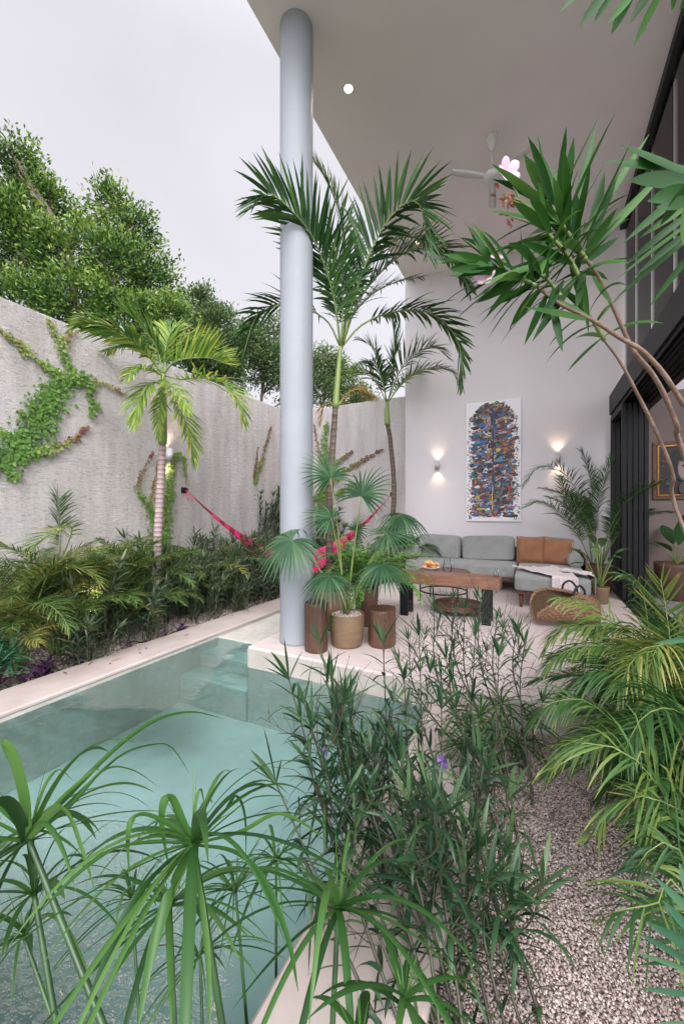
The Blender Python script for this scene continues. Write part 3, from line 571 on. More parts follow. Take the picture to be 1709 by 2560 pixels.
# ---------------------------------------------------------------- big abstract painting
pt = thing('painting', 'tall abstract painting of crowded coloured shapes on white canvas, hung above the sofa', 'painting', (-.76, YB, 2.27))
px0, px1, pz0, pz1 = -1.25, -.27, 1.12, 3.42; yf = YB - .045
b = MB(); box(b, (px0, yf, pz0), (px1, YB - .001, pz1), bev=.003); b.build('canvas', M['canvas'], pt, smooth=False)
b = MB(); prs = np.random.default_rng(3); w_, h_ = px1 - px0, pz1 - pz0; lay = [0]
def stroke(pts, wd, c):
    pts = np.array(pts, float); T = nrm(np.gradient(pts, axis=0)); nn = np.stack((-T[:, 1], T[:, 0]), 1); k = len(pts)
    ww = wd * np.concatenate(([.5], np.ones(k - 2), [.45]))[:, None] / 2; A, B_ = pts - nn * ww, pts + nn * ww; y = yf - .0006 - lay[0] * 2.2e-6; lay[0] += 1
    V = np.stack((np.concatenate((A[:, 0], B_[:, 0])), np.full(2 * k, y), np.concatenate((A[:, 1], B_[:, 1]))), 1)
    i = np.arange(k - 1); b.add(V, np.stack((i, i + 1, i + 1 + k, i + k), 1), (c + .5) / len(PAL))
def hw(v): return (.415 + .02 * math.sin(v * 31) + .015 * math.sin(v * 67 + 1)) * max(0, 1 - max(0, (v - .74) / .25) ** 2.4) ** .5 * (1 if v > .03 else 0)
def P2(u, v): return (px0 + (.5 + u) * w_, pz0 + v * h_)
for k in range(800):                                    # dark ground patches
    v = prs.uniform(.045, .97); u = prs.uniform(-1, 1) * hw(v) * .88; a = prs.uniform(-.3, .3) + (1.57 if prs.random() < .25 else 0); l = prs.uniform(.07, .18)
    c = P2(u, v); stroke([(c[0] + math.cos(a) * l * q, c[1] + math.sin(a) * l * q + .01 * math.sin(q * 5)) for q in (-.5, -.2, .2, .5)], prs.uniform(.03, .075), prs.choice([0, 0, 1, 8, 9, 10, 11, 5, 7, 2]))
for k in range(330):                                    # coloured dabs and arcs
    v = prs.uniform(.045, .97); u = prs.uniform(-1, 1) * hw(v) * .92; c = P2(u, v); r = prs.uniform(.025, .085); a0 = prs.uniform(0, 6.3); sw = prs.uniform(.5, 2.6); sq = prs.uniform(.35, 1)
    stroke([(c[0] + r * math.cos(a0 + sw * q), c[1] + r * sq * math.sin(a0 + sw * q)) for q in np.linspace(0, 1, 6)], prs.uniform(.010, .036), prs.choice([2, 3, 4, 4, 5, 6, 7, 8, 9, 12, 12, 2, 3, 13, 9]))
for k in range(1000):                                    # black outlines
    v = prs.uniform(.04, .975); u = prs.uniform(-1, 1) * hw(v); c = P2(u, v); r = prs.uniform(.01, .05); a0 = prs.uniform(0, 6.3); sw = prs.uniform(.4, 4.5); sq = prs.uniform(.3, 1)
    stroke([(c[0] + r * math.cos(a0 + sw * q), c[1] + r * sq * math.sin(a0 + sw * q)) for q in np.linspace(0, 1, 8)], prs.uniform(.004, .010), 0)
for (u, v0, v1, c, wd) in ((.005, .06, .92, 0, .018), (.02, .66, .93, 2, .014), (-.004, .1, .3, 6, .016), (.012, .3, .6, 1, .012)):
    stroke([P2(u + .006 * math.sin(q * 9), v0 + (v1 - v0) * q) for q in np.linspace(0, 1, 14)], wd, c)
for (u, v, c, l, wd) in ((-.2, .80, 2, .12, .07), (-.25, .735, 3, .16, .03), (-.28, .66, 3, .12, .05), (.12, .50, 3, .16, .05), (.1, .585, 6, .07, .07), (-.2, .10, 6, .2, .035), (-.18, .115, 2, .14, .04), (.32, .10, 2, .1, .06), (.05, .045, 4, .08, .05), (-.28, .285, 12, .12, .05), (-.22, .285, 4, .05, .04), (-.12, .70, 6, .12, .02), (.1, .955, 6, .16, .02), (-.2, .76, 4, .16, .012), (.3, .27, 4, .06, .08)):
    q0 = P2(u, v); stroke([(q0[0] + l * q, q0[1] + .012 * math.cos(q * 3)) for q in (-.5, -.2, .2, .5)], wd, c)
for k in range(150):                                    # black ticks round the edge
    v = (k + prs.uniform(0, 1)) / 75 % 1; sgn = 1 if k < 75 else -1; e = hw(max(.05, min(.985, v))); u = sgn * (e * .98 + prs.uniform(.01, .06)); 
    if abs(u) > .475: u = sgn * .47
    c = P2(u, .02 + v * .96); a = prs.uniform(-.7, .7) + (.4 if v > .8 else 0); l = prs.uniform(.02, .05)
    stroke([(c[0] + math.cos(a) * l * q, c[1] + math.sin(a) * l * q) for q in (-.5, 0, .5)], prs.uniform(.010, .020), 0)
for u in (-.42, .40):
    c = P2(u, .03); stroke([(c[0] + .022 * math.cos(q), c[1] + .026 * math.sin(q)) for q in np.linspace(0, 6.4, 14)], .012, 0)
b.build('paint', M['paint'], pt, smooth=False)
# framed dark portrait indoors
ip = thing('framed_picture', 'dark portrait picture in a gilt and brown frame on the indoor wall', 'picture', (2.12, YB - .013, 1.96))
x0, x1, z0, z1 = 1.675, 2.56, 1.50, 2.43; ym = YB - .0125
def frame(mb, x0, x1, z0, z1, w, d0, d1):
    box(mb, (x0, d0, z0), (x1, d1, z0 + w), bev=.005); box(mb, (x0, d0, z1 - w), (x1, d1, z1), bev=.005); box(mb, (x0, d0, z0 + w), (x0 + w, d1, z1 - w), bev=.005); box(mb, (x1 - w, d0, z0 + w), (x1, d1, z1 - w), bev=.005)
b = MB(); frame(b, x0, x1, z0, z1, .055, ym - .035, ym); b.build('frame', M['framewood'], ip, smooth=False)
b = MB(); frame(b, x0 + .055, x1 - .055, z0 + .055, z1 - .055, .03, ym - .045, ym - .002); b.build('gilt_slip', M['gold'], ip, smooth=False)
b = MB(); yy = ym - .02; lay2 = [0]
def blob(pts, c):
    pts = np.array(pts); n = len(pts); y = yy - .0004 * lay2[0]; lay2[0] += 1; cc = pts.mean(0)
    V = [(cc[0], y, cc[1])] + [(p[0], y, p[1]) for p in pts]; b.add(V, np.array([(0, 1 + i, 1 + (i + 1) % n) for i in range(n)]), (c + .5) / len(PAL2))
blob([(x0 + .08, z0 + .08), (x1 - .08, z0 + .08), (x1 - .08, z1 - .08), (x0 + .08, z1 - .08)], 0)
for k in range(60):
    cx_, cz_ = prs.uniform(x0 + .12, x1 - .12), prs.uniform(z0 + .12, z1 - .12); rr = prs.uniform(.015, .05)
    blob([(cx_ + rr * math.cos(q) * prs.uniform(.6, 1.3), cz_ + rr * .6 * math.sin(q)) for q in np.linspace(0, 6.2, 7)], prs.choice([1, 3, 5, 4, 1]))
fc = (2.10, 2.0); ell = lambda cx_, cz_, a, c, n=14: [(cx_ + a * math.cos(q), cz_ + c * math.sin(q)) for q in np.linspace(0, 6.28, n, endpoint=False)]
blob(ell(fc[0], fc[1] + .06, .21, .29), 1); blob(ell(fc[0] + .02, fc[1], .135, .23), 4); blob(ell(fc[0] - .035, fc[1] - .02, .07, .15), 2)
blob(ell(fc[0] + .02, fc[1] + .16, .15, .07), 1); blob(ell(fc[0] - .02, fc[1] + .03, .05, .016), 1); blob(ell(fc[0] + .10, fc[1] + .03, .045, .016), 1); blob(ell(fc[0] + .045, fc[1] - .035, .02, .05), 3); blob(ell(fc[0] + .03, fc[1] - .115, .055, .016), 1); blob(ell(fc[0], fc[1] - .33, .10, .12), 3)
b.build('portrait', M['portrait'], ip, smooth=False)
# ================================================================ furniture
sf = thing('sofa', 'grey green corner sofa with a chaise and dark wooden base below the tall painting', 'sofa', (-.8, 7.2, 0))
b = MB(); box(b, (-2.25, 6.83, .19), (-.26, 7.86, .25), bev=.006); box(b, (-.26, 5.80, .185), (.66, 7.86, .245), bev=.006); b.build('base_frame', M['walnut'], sf, smooth=False)
for x, y in ((-2.12, 6.92), (-2.12, 7.7), (-1.1, 6.92), (-.2, 5.88), (.56, 5.88), (.56, 7.7)):
    b = MB(); tube(b, [(x, y, .19), (x, y - .01, .0)], [.032, .02], 12); b.build('leg', M['walnut'], sf)
b = MB(); cushion(b, (-1.23, 7.22, .335), (1.84, .86, .19), 22, puff=.05); b.build('seat_cushion', M['sofa'], sf)
b = MB(); cushion(b, (.165, 6.70, .335), (.90, 1.92, .20), 16, puff=.05, n=14); b.build('chaise_cushion', M['sofa'], sf)
for x0, x1, tl in ((-2.08, -1.29, .03), (-1.26, -.36, -.03), (-.33, .50, .0)):
    b = MB(); cushion(b, ((x0 + x1) / 2, 7.60, .635), (x1 - x0, .20, .44), 11, rot=rotm('X', R(-12)) @ rotm('Y', tl), puff=.03); b.build('back_cushion', M['sofa'], sf)
for x in (-2.12, .53):
    b = MB(); th = np.linspace(0, 1, 3); pts = [(x, 7.02, .535), (x, 7.035, .535), (x, 7.05, .535), (x, 7.4, .535), (x, 7.78, .535)]; tube(b, pts, [.075, .10, .112, .115, .112], 24); b.build('bolster', M['sofa'], sf)
b = MB(); box(b, (-2.28, 7.10, .22), (-2.245, 7.86, .62), bev=.006); box(b, (.665, 7.10, .22), (.70, 7.86, .62), bev=.006); box(b, (-2.244, 7.80, .25), (.664, 7.84, .66), bev=.006); b.build('back_frame', M['walnut'], sf, smooth=False)
def pillow(c, rot, lab):
    t = thing('throw_pillow', lab, 'pillow', c); n = 16; g = np.linspace(-1, 1, n); u, w = np.meshgrid(g, g, indexing='ij'); b = MB()
    k = (1 - np.abs(u) ** 3.2) * (1 - np.abs(w) ** 3.2); h = .085 * np.clip(k, 0, 1) ** .45; pin = 1 - .07 * (1 - np.abs(w) ** 2) * np.abs(u) ** 6; pin2 = 1 - .07 * (1 - np.abs(u) ** 2) * np.abs(w) ** 6
    seam = np.zeros_like(u)
    for q in (.35, .62, .85): seam += np.exp(-((np.maximum(np.abs(u), np.abs(w)) - q) / .04) ** 2)
    for s in (1, -1):
        P = np.stack((u * .22 * pin, s * (h - .006 * seam * (h > .02)), w * .22 * pin2), -1) @ rot.T + np.array(c); grid(b, P)
    b.build('cover', M['pillow'], t)
    e = .221; ring = spline([np.array((x, 0, z)) @ rot.T + np.array(c) for x, z in ((-e, -e), (0, -e * .94), (e, -e), (e * .94, 0), (e, e), (0, e * .94), (-e, e), (-e * .94, 0), (-e, -e))], 50)
    b = MB(); tube(b, ring, .006, 6); b.build('piping', M['pillow'], t)
pillow((-.10, 7.35, .655), rotm('Z', R(4)) @ rotm('X', R(-16)), 'rust brown patterned pillow on the sofa, nearer the middle')
pillow((.28, 7.33, .645), rotm('Z', R(-8)) @ rotm('X', R(-15)) @ rotm('Y', R(4)), 'rust brown patterned pillow beside the round bolster')
# throw blanket draped over the chaise
def throw():
    n, m = 60, 44; P = np.zeros((n, m, 3)); rr = np.random.default_rng(5); ph = rr.uniform(0, 6, 8)
    for i in range(n):
        s = i / (n - 1)
        for j in range(m):
            q = j / (m - 1) * 2 - 1
            if s < .62:
                f = s / .62; cx_ = -.05 + .36 * f ** 1.1; y = 6.52 - .77 * f; wd = .30 - .16 * f ** 2
                x = cx_ + q * wd * (1 - .1 * math.sin(3 * f)); y += .08 * q * (1 - f) + .20 * (q > 0) * q * (1 - f) ** .5; z = .452 + .006
                wr = .013 * math.sin(q * 7 + 3 * f + ph[0]) + .010 * math.sin(q * 15 + 9 * f + ph[1]) + .007 * math.sin(11 * f + 4 * q + ph[2]); z += .012 + abs(wr)
            else:
                f = (s - .62) / .38; cx_ = .31 + .02 * f; wd = .14 + .03 * f; x = cx_ + q * wd; wr = .012 * math.sin(q * 9 + ph[3] + f) + .008 * math.sin(q * 19 + ph[4])
                a = min(1, f / .14) * math.pi / 2; y = 5.75 - .02 - .028 * math.sin(a) - abs(wr) * .9; z = .47 - .028 * (1 - math.cos(a)) - max(0, f - .14) * .36
                z -= .03 * math.sin(q * 3 + 1) * f
            P[i, j] = (x, y, z)
    return P
t = thing('throw_blanket', 'crumpled pale pink blanket draped over the chaise of the sofa', 'blanket', (.2, 6.2, .47))
b = MB(); P = throw(); grid(b, P)
# second flap running over the right corner
Q = np.zeros((44, 18, 3))
for i in range(44):
    s = i / 43
    for j in range(18):
        q = j / 17 * 2 - 1
        if s < .55: f = s / .55; c = np.array((.30 + .33 * f, 6.30 - .30 * f, .475 + .012 * abs(math.sin(7 * q + 5 * f)) + .012)); w = np.array((.03, .15, 0)) * q
        else:
            f = (s - .55) / .45; a = min(1, f / .12) * math.pi / 2; c = np.array((.625 + .03 * math.sin(a) + .012 * abs(math.sin(q * 8)), 6.0 - .02 * f, .48 - .03 * (1 - math.cos(a)) - max(0, f - .12) * .46)); w = np.array((0, .13 - .05 * f, 0)) * q
        Q[i, j] = c + w
grid(b, Q); o = b.build('cloth', M['throw'], t)
# bench
bt = thing('bench', 'long low bench of a thick reddish timber beam on black metal legs', 'bench', (-1.06, 4.9, 0))
b = MB(); box(b, (-1.80, 4.70, .415), (-.376, 5.0, .545), bev=.006); b.build('seat', M['bench'], bt, smooth=False)
for x in (-1.55, -.575):
    for y in (4.72, 4.93):
        b = MB(); box(b, (x, y, 0), (x + .10, y + .05, .414), bev=.004); b.build('leg', M['black'], bt, smooth=False)
# round coffee table
ct = thing('coffee_table', 'round black coffee table carrying the fruit bowl and the glass jug', 'table', (-1.22, 5.72, 0))
b = MB(); lathe(b, (-1.22, 5.72, 0), [(0, .425), (.355, .425), (.365, .43), (.365, .45), (.358, .455), (0, .455)], 48); b.build('tabletop', M['walnut'], ct, smooth=False)
for k in range(6):
    a = k * math.pi / 3 + .3; b = MB(); tube(b, [(-1.22 + .33 * math.cos(a), 5.72 + .33 * math.sin(a), .425), (-1.22 + .33 * math.cos(a), 5.72 + .33 * math.sin(a), .0)], .010, 8); b.build('leg', M['black'], ct)
b = MB(); tube(b, [(-1.22 + .33 * math.cos(a), 5.72 + .33 * math.sin(a), .16) for a in np.linspace(0, 6.2832, 40)], .011, 8); b.build('ring', M['black'], ct)
lt = thing('low_table', 'low round dark tray table half hidden behind the bench leg', 'table', (-.92, 5.22, 0))
b = MB(); lathe(b, (-.92, 5.22, 0), [(0, .085), (.30, .085), (.305, .12), (.318, .12), (.322, .06), (.30, .055), (0, .055)], 48); b.build('tray', M['walnut'], lt, smooth=False)
for k in range(4):
    a = k * math.pi / 2 + .5; b = MB(); tube(b, [(-.92 + .24 * math.cos(a), 5.22 + .24 * math.sin(a), .056), (-.92 + .25 * math.cos(a), 5.22 + .25 * math.sin(a), 0)], .014, 8); b.build('leg', M['black'], lt)
# things on the table
bc = (-1.38, 5.62)
bw = thing('fruit_bowl', 'white bowl heaped with fruit on the round black table', 'bowl', (*bc, .455))
b = MB(); lathe(b, (*bc, .455), [(0, .004), (.05, .004), (.055, 0), (.06, .004), (.11, .035), (.135, .052), (.131, .054), (.10, .036), (.05, .014), (0, .012)], 36); b.build('dish', M['porcelain'], bw)
frs = np.random.default_rng(11)
for k in range(15):
    a = k * 2.4; r_ = .095 * math.sqrt(k / 15.); z = .455 + .052 + .035 * (1 - r_ / .1); v = float(k % 4) / 3.3 + .05; b = MB()
    if k % 3 == 1: tube(b, spline([(bc[0] + r_ * math.cos(a) - .05, bc[1] + r_ * math.sin(a), z + .03), (bc[0] + r_ * math.cos(a), bc[1] + r_ * math.sin(a) - .01, z + .055), (bc[0] + r_ * math.cos(a) + .05, bc[1] + r_ * math.sin(a), z + .03)], 8), [.004, .011, .014, .016, .016, .014, .011, .004], 8, var=.4); nm = 'banana'
    else: cushion(b, (bc[0] + r_ * math.cos(a), bc[1] + r_ * math.sin(a), z), (.062, .062, .056), 2.2, n=5); b.a = [np.full(len(q), v) for q in b.a]; nm = 'apple'
    tag(b.build(nm if nm == 'banana' else 'fruit', M['fruit']), 'curved yellow banana lying in the white bowl on the round table' if nm == 'banana' else 'round red or orange fruit heaped in the white bowl on the round table', nm if nm == 'banana' else 'fruit', 'bananas in the white bowl' if nm == 'banana' else 'round fruit in the white bowl')
jc = (-1.14, 5.60)
jg = thing('water_jug', 'clear glass jug standing beside the fruit bowl', 'jug', (*jc, .455))
b = MB(); lathe(b, (*jc, .456), [(0, .006), (.052, .006), (.058, .02), (.062, .06), (.048, .12), (.043, .17), (.049, .20)], 32); b.build('jug_body', M['jug'], jg)
b = MB(); tube(b, spline([(jc[0] + .045, jc[1], .62), (jc[0] + .095, jc[1], .615), (jc[0] + .10, jc[1], .56), (jc[0] + .06, jc[1], .52)], 14), .006, 8); b.build('handle', M['jug'], jg)
gc = onZ(1242, 1438, .545); gc = (-.43, 4.85)
tg = tag(lathe(MB(), (*gc, .546), [(0, .003), (.026, .003), (.031, .09)], 24).build('drinking_glass', M['jug']), 'small clear glass on the right end of the bench', 'glass')
# ---------------------------------------------------------------- basket bag
bk = thing('basket_bag', 'large woven seagrass bag with black handles lying open on the terrace floor', 'bag', (.25, 5.15, 0))
nx, nf = 150, 120; xs = np.linspace(-.335, .36, nx); f_ = np.linspace(-1, 1, nf); X_, F_ = np.meshgrid(xs, f_, indexing='ij')
def bag(off):
    e = np.clip(1 - np.abs((X_ + .0) / .385) ** 2.6, 0, 1); w = .185 * e ** .5 + off; Hh = (.30 * np.clip(1 - np.abs((X_ - .02) / .40) ** 3.0, 0, 1) ** .55 + .03)
    open_ = np.clip((.12 - X_) / .40, 0, 1); ph = F_ * np.radians(152 - 58 * open_ ** .8); 
    y = w * np.sin(ph); z = Hh * .5 * (1 - np.cos(ph)) / (1 - np.cos(np.radians(152 - 58 * open_ ** .8))) * 2; z = z - np.clip(-F_, 0, 1) ** 3 * open_ * .10 + np.clip(F_, 0, 1) ** 3 * open_ * .03
    x = X_ - .05 * open_ * (1 - np.abs(F_)) ** 2 * -1
    return x, y, z - off * .6 * np.cos(ph)
row = np.floor((F_ + 1) * 11); br_ = .017 * np.abs(np.sin(X_ * 62 + (row % 2) * 1.57)) ** .8 * np.abs(np.sin((F_ + 1) * 11 * math.pi)) ** .7
rot = rotm('Z', R(22)) @ rotm('Y', R(3)); org = np.array((.27, 5.12, .012))
P = np.stack(bag(br_), -1) @ rot.T; zmin = P[..., 2].min(); P = P + org - UP * zmin; b = MB(); grid(b, P); b.build('body', M['basket'], bk)
Q = np.stack(bag(-.012), -1) @ rot.T + org - UP * (zmin - .008); b = MB(); grid(b, Q[:, ::-1]); b.build('lining', M['seagrass_in'], bk)
rim = np.concatenate((P[:, 0][::-1], P[0, 1:-1][::2], P[:, -1])); rim = spline(rim[::4], 200); b = MB(); q = np.arange(200)
for k in range(2):
    tw = q * .62 + k * math.pi; tube(b, rim + np.stack((0 * tw, .011 * np.cos(tw), .011 * np.sin(tw)), 1), .014, 7)
b.build('rim', M['basket'], bk)
for s, yy in ((0, -.01), (-1, .01)):
    a_, c_ = P[78, s], P[108, s]; mid = (a_ + c_) / 2 + np.array((0, yy, .13)); b = MB(); tube(b, spline([a_ - UP * .03, a_ + UP * .07 + (c_ - a_) * .04, mid, c_ + UP * .07 - (c_ - a_) * .04, c_ - UP * .03], 26), .012, 8); b.build('handle', M['blackrope'], bk)
# ---------------------------------------------------------------- pots and log stools by the column
def pot(name, lab, c, prof, m, rim=True, soil=None, grp=None, cat='pot', n=44):
    t = thing(name, lab, cat, (c[0], c[1], 0), grp); b = MB(); lathe(b, (c[0], c[1], 0), prof, n); b.build('body', M[m], t)
    if soil: 
        b = MB(); lathe(b, (c[0], c[1], soil[1]), [(soil[0], 0), (soil[0] * .5, .006), (0, .01)], 28); b.build('soil', M['soil'], t)
    return t
def stool(lab, c, r, h, m, seed):
    t = thing('log_stool', lab, 'stool', (c[0], c[1], 0)); rr = np.random.default_rng(seed); ph = rr.uniform(0, 6, 4); n = 56; a = np.arange(n) * 2 * math.pi / n
    f = 1 + .035 * np.sin(a * 3 + ph[0]) + .02 * np.sin(a * 7 + ph[1]) + .008 * np.sin(a * 19 + ph[2]); zz = [0, .012, .05, h * .5, h - .03, h - .006, h]; sc = [.93, .985, 1, .985, 1.0, .99, .96]
    P = np.stack([np.stack((c[0] + r * s * f * np.cos(a), c[1] + r * s * f * np.sin(a), np.full(n, z) + (.006 * np.sin(a + ph[3]) if z > h * .8 else 0)), 1) for z, s in zip(zz, sc)]); b = MB(); grid(b, P, closed=True); b.build('trunk_section', M[m], t)
    b = MB(); k = P[-1]; cc = k.mean(0); b.add(np.concatenate((k, [cc])), np.array([(i, (i + 1) % n, n) for i in range(n)])); b.build('top', M[m], t, smooth=False)
c1 = onZ(791, 1626, 0); stool('tall dark log stool at the foot of the column', c1, .108, .455, 'log', 1)
c2 = onZ(867, 1612, 0)
pot('plant_pot', 'tan clay pot filled with pale pebbles, holding the fan palm', c2, [(0, .0), (.135, 0), (.15, .02), (.165, .15), (.172, .30), (.168, .315), (.158, .31), (.155, .28), (0, .27)], 'pot_tan')
pp = pebbles('pebbles', 620, c2[0], 0, c2[1], 0, .292, .008, .014, disc=.148); pp['kind'] = 'stuff'; tag(pp, 'pale pebbles heaped in the tan clay pot of the fan palm', 'pebbles')
c3 = onZ(954, 1612, 0); stool('squat reddish log stool right of the tan pebble-filled pot', c3, .135, .36, 'log_red', 4)
c4 = at(828, 1560, 4.42)
pot('plant_pot', 'terracotta pot behind the log stool, holding the tall palm', c4, [(0, 0), (.17, 0), (.19, .03), (.215, .25), (.215, .40), (.21, .435), (.19, .43), (.185, .39), (0, .38)], 'pot_terra', soil=(.186, .395))
c5 = at(916, 1560, 4.5)
pot('plant_pot', 'dark brown pot behind the reddish stool, holding the fern', c5, [(0, 0), (.10, 0), (.115, .02), (.14, .42), (.135, .44), (.12, .435), (.118, .40), (0, .39)], 'pot_dark', soil=(.12, .405))
pd = (.80, 6.62); pot('plant_pot', 'small tan clay pot beside the chaise, holding the mottled plant', pd, [(0, 0), (.085, 0), (.095, .015), (.115, .22), (.112, .24), (.10, .235), (.098, .21), (0, .2)], 'pot_tan', soil=(.1, .212))
pe = (.90, 7.5); pot('plant_pot', 'dark brown pot between the sofa and the glass doors, holding the feathery palm', pe, [(0, 0), (.13, 0), (.15, .02), (.18, .42), (.175, .45), (.16, .445), (.156, .41), (0, .40)], 'pot_dark', soil=(.158, .415))
pi_ = (1.86, 7.45); pot('plant_pot', 'wide dark brown pot inside the house below the framed picture', pi_, [(0, 0), (.20, 0), (.22, .02), (.27, .48), (.275, .54), (.25, .54), (.245, .49), (0, .48)], 'pot_dark', soil=(.248, .5))
pl = (-2.30, 7.55); pot('plant_pot', 'dark brown pot behind the left arm of the sofa, holding a low palm', pl, [(0, 0), (.11, 0), (.13, .02), (.15, .40), (.148, .42), (.135, .415), (.13, .38), (0, .37)], 'pot_dark', soil=(.132, .385))
# ---------------------------------------------------------------- hammock
A = np.array((XW + .10, 4.83, 1.66)); Bh = np.array((-2.78, YB - .10, 1.66))
hm = thing('hammock', 'bright pink striped hammock slung between the two garden walls', 'hammock', (A + Bh) / 2)
n = 120; s = np.linspace(0, 1, n); sag = 1.32; C = A[None] * (1 - s[:, None]) + Bh[None] * s[:, None]; C[:, 2] -= sag * (1 - np.abs(2 * s - 1) ** 1.55)
T = nrm(np.gradient(C, axis=0)); sd = nrm(np.cross(nrm(Bh - A), UP)); m = 26; w = .010 + .42 * np.clip((s - .16) / .3, 0, 1) ** 1.4 * np.clip((.84 - s) / .3, 0, 1) ** 1.4 + .12 * np.clip(s / .22, 0, 1) * np.clip((1 - s) / .22, 0, 1)
P = np.zeros((n, m, 3)); st = np.zeros((n, m))
stripe = ((s * 46).astype(int) % 2 == 0) & ((s < .34) & (s > .10) | (s > .72) & (s < .92)); stripe |= (s < .10) & (s > .03)
for j in range(m):
    a = 2 * math.pi * j / m; fold = 1 + .12 * math.sin(a * 5)
    P[:, j] = C + sd * (w * .42 * math.cos(a) * fold)[:, None] + UP * (w * (.62 if math.sin(a) < 0 else .28) * math.sin(a) * fold)[:, None]
    st[:, j] = np.where(stripe, .6, np.where((int(a * 3.5) % 2 == 0), .1, .9 if math.sin(a) > .2 else .1))
b = MB(); grid(b, P, var=st, closed=True); b.build('cloth', M['hammock'], hm)
for e, c, d in ((A, A, np.array((-1., 0, 0))), (Bh, Bh, np.array((0, 1., 0)))):
    b = MB(); tube(b, spline([e, e + d * .05 + UP * .02, e + d * .085 + UP * .0], 6), .006, 6, var=.1); tube(b, spline([e + d * .04, e + d * .04 - UP * .16 + np.array((.05, 0, 0)), e + d * .04 - UP * .05 + np.array((.09, 0, 0)), e + d * .05], 14), .005, 6, var=.1); b.build('rope', M['hammock'], hm)
for lab, c, d in (('black hammock bracket on the left stucco wall', np.array((XW, 4.83, 1.68)), np.array((1., 0, 0))), ('black hammock bracket on the far stucco wall', np.array((-2.78, YB + .03, 1.68)), np.array((0, -1., 0)))):
    t = thing('wall_hook', lab, 'hook', c); sdv = np.cross(d, UP); b = MB(); obox(b, c + d * .006, sdv * .05, UP * .05, d * .006); obox(b, c + d * .035, sdv * .032, UP * .03, d * .024); b.build('plate', M['black'], t, smooth=False)
    b = MB(); tube(b, [c + d * .075 + (sdv * math.cos(a) + UP * math.sin(a)) * .035 for a in np.linspace(0, 6.2832, 18)], .007, 6); b.build('ring', M['black'], t)
# ================================================================ trees beyond the wall
def pxr(r, t): return r * t / FPX
def tree(name, lab, blobs, base, m, dens, leaf, spread, grp=None, trunk_r=.16):
    t = thing(name, lab, 'tree', (base[0], base[1], -1.0), grp); C = []; Rr = []
    for (px, py, d, r) in blobs: C.append(at(px, py, d)); Rr.append(pxr(r, d) * .84)
    C = np.array(C); Rr = np.array(Rr); b = MB(); low = C[np.argmin(C[:, 2])]
    top = C[np.argmax(C[:, 2])]; tr = spline([(base[0], base[1], -1.0), (base[0] + .1, base[1], 1.5), (*(np.array(base) * .5 + C.mean(0)[:2] * .5), C.mean(0)[2] - .4), top], 16)
    tube(b, tr, np.linspace(trunk_r, trunk_r * .25, 16), 10); b.build('trunk', M['bark'], t)
    for c, r in zip(C, Rr):
        j = min(15, max(2, int(16 * (c[2] - r + 1) / (top[2] + 1) * .8))); s = tr[j]; b = MB(); mid = (s + c) / 2 + rng.normal(0, .15, 3) + UP * .1
        tube(b, spline([s, mid, c + rng.normal(0, .1, 3)], 10), np.linspace(trunk_r * .35, .02, 10), 6)
        for k in range(4):
            e = c + nrm(rng.normal(0, 1, 3)) * r * .8; tube(b, spline([(mid + c) / 2, (c + e) / 2 + rng.normal(0, .05, 3), e], 7), np.linspace(.035, .008, 7), 5)
        b.build('limb', M['bark'], t)
    b = MB()
    for c, r in zip(C, Rr):
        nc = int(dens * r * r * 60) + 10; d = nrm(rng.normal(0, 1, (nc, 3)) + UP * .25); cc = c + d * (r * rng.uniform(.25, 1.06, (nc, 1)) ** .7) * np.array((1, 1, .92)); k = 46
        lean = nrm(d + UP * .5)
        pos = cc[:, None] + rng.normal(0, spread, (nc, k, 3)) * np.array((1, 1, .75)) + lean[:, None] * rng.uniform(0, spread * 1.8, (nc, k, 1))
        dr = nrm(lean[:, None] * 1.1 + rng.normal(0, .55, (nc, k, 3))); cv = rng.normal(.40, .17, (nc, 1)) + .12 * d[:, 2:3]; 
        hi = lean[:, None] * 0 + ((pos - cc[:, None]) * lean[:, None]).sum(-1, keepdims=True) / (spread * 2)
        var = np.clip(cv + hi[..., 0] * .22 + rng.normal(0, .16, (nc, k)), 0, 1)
        n = nc * k; strips(b, pos.reshape(n, 3), dr.reshape(n, 3), nrm(rng.normal(0, 1, (n, 3))), leaf * rng.uniform(.7, 1.2, n), leaf * .44, .2, 'oval', .3, var.ravel(), 0, 2)
    b.build('crown', M[m], t)
bt1 = [(5, 450, 10.6, 85), (42, 400, 10.2, 46), (85, 535, 10.8, 80), (40, 620, 10.2, 125), (180, 655, 10.5, 112), (285, 535, 10.9, 62), (335, 575, 10.7, 50), (300, 680, 10.3, 105), (385, 715, 10.7, 66), (415, 790, 10.2, 62), (200, 770, 9.8, 100), (60, 770, 9.6, 100), (320, 810, 9.9, 95), (-70, 600, 10.4, 140), (400, 860, 10.2, 60), (120, 500, 10.6, 45)]
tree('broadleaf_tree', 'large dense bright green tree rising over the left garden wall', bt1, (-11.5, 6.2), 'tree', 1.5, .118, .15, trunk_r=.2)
bt2 = [(505, 765, 13.5, 45), (480, 830, 13, 60), (550, 830, 13.4, 62), (520, 890, 13, 70), (600, 880, 13.4, 62), (570, 940, 13, 60), (478, 900, 12.6, 60)]
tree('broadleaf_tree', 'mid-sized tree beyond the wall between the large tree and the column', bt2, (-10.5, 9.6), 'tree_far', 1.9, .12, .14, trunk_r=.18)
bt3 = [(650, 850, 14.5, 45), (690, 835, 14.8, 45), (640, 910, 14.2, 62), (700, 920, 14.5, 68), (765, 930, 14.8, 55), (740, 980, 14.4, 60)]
tree('slender_tree', 'airy light-leaved tree beyond the wall just behind the column', bt3, (-9.6, 11.5), 'tree_far', 1.5, .11, .16, trunk_r=.1)
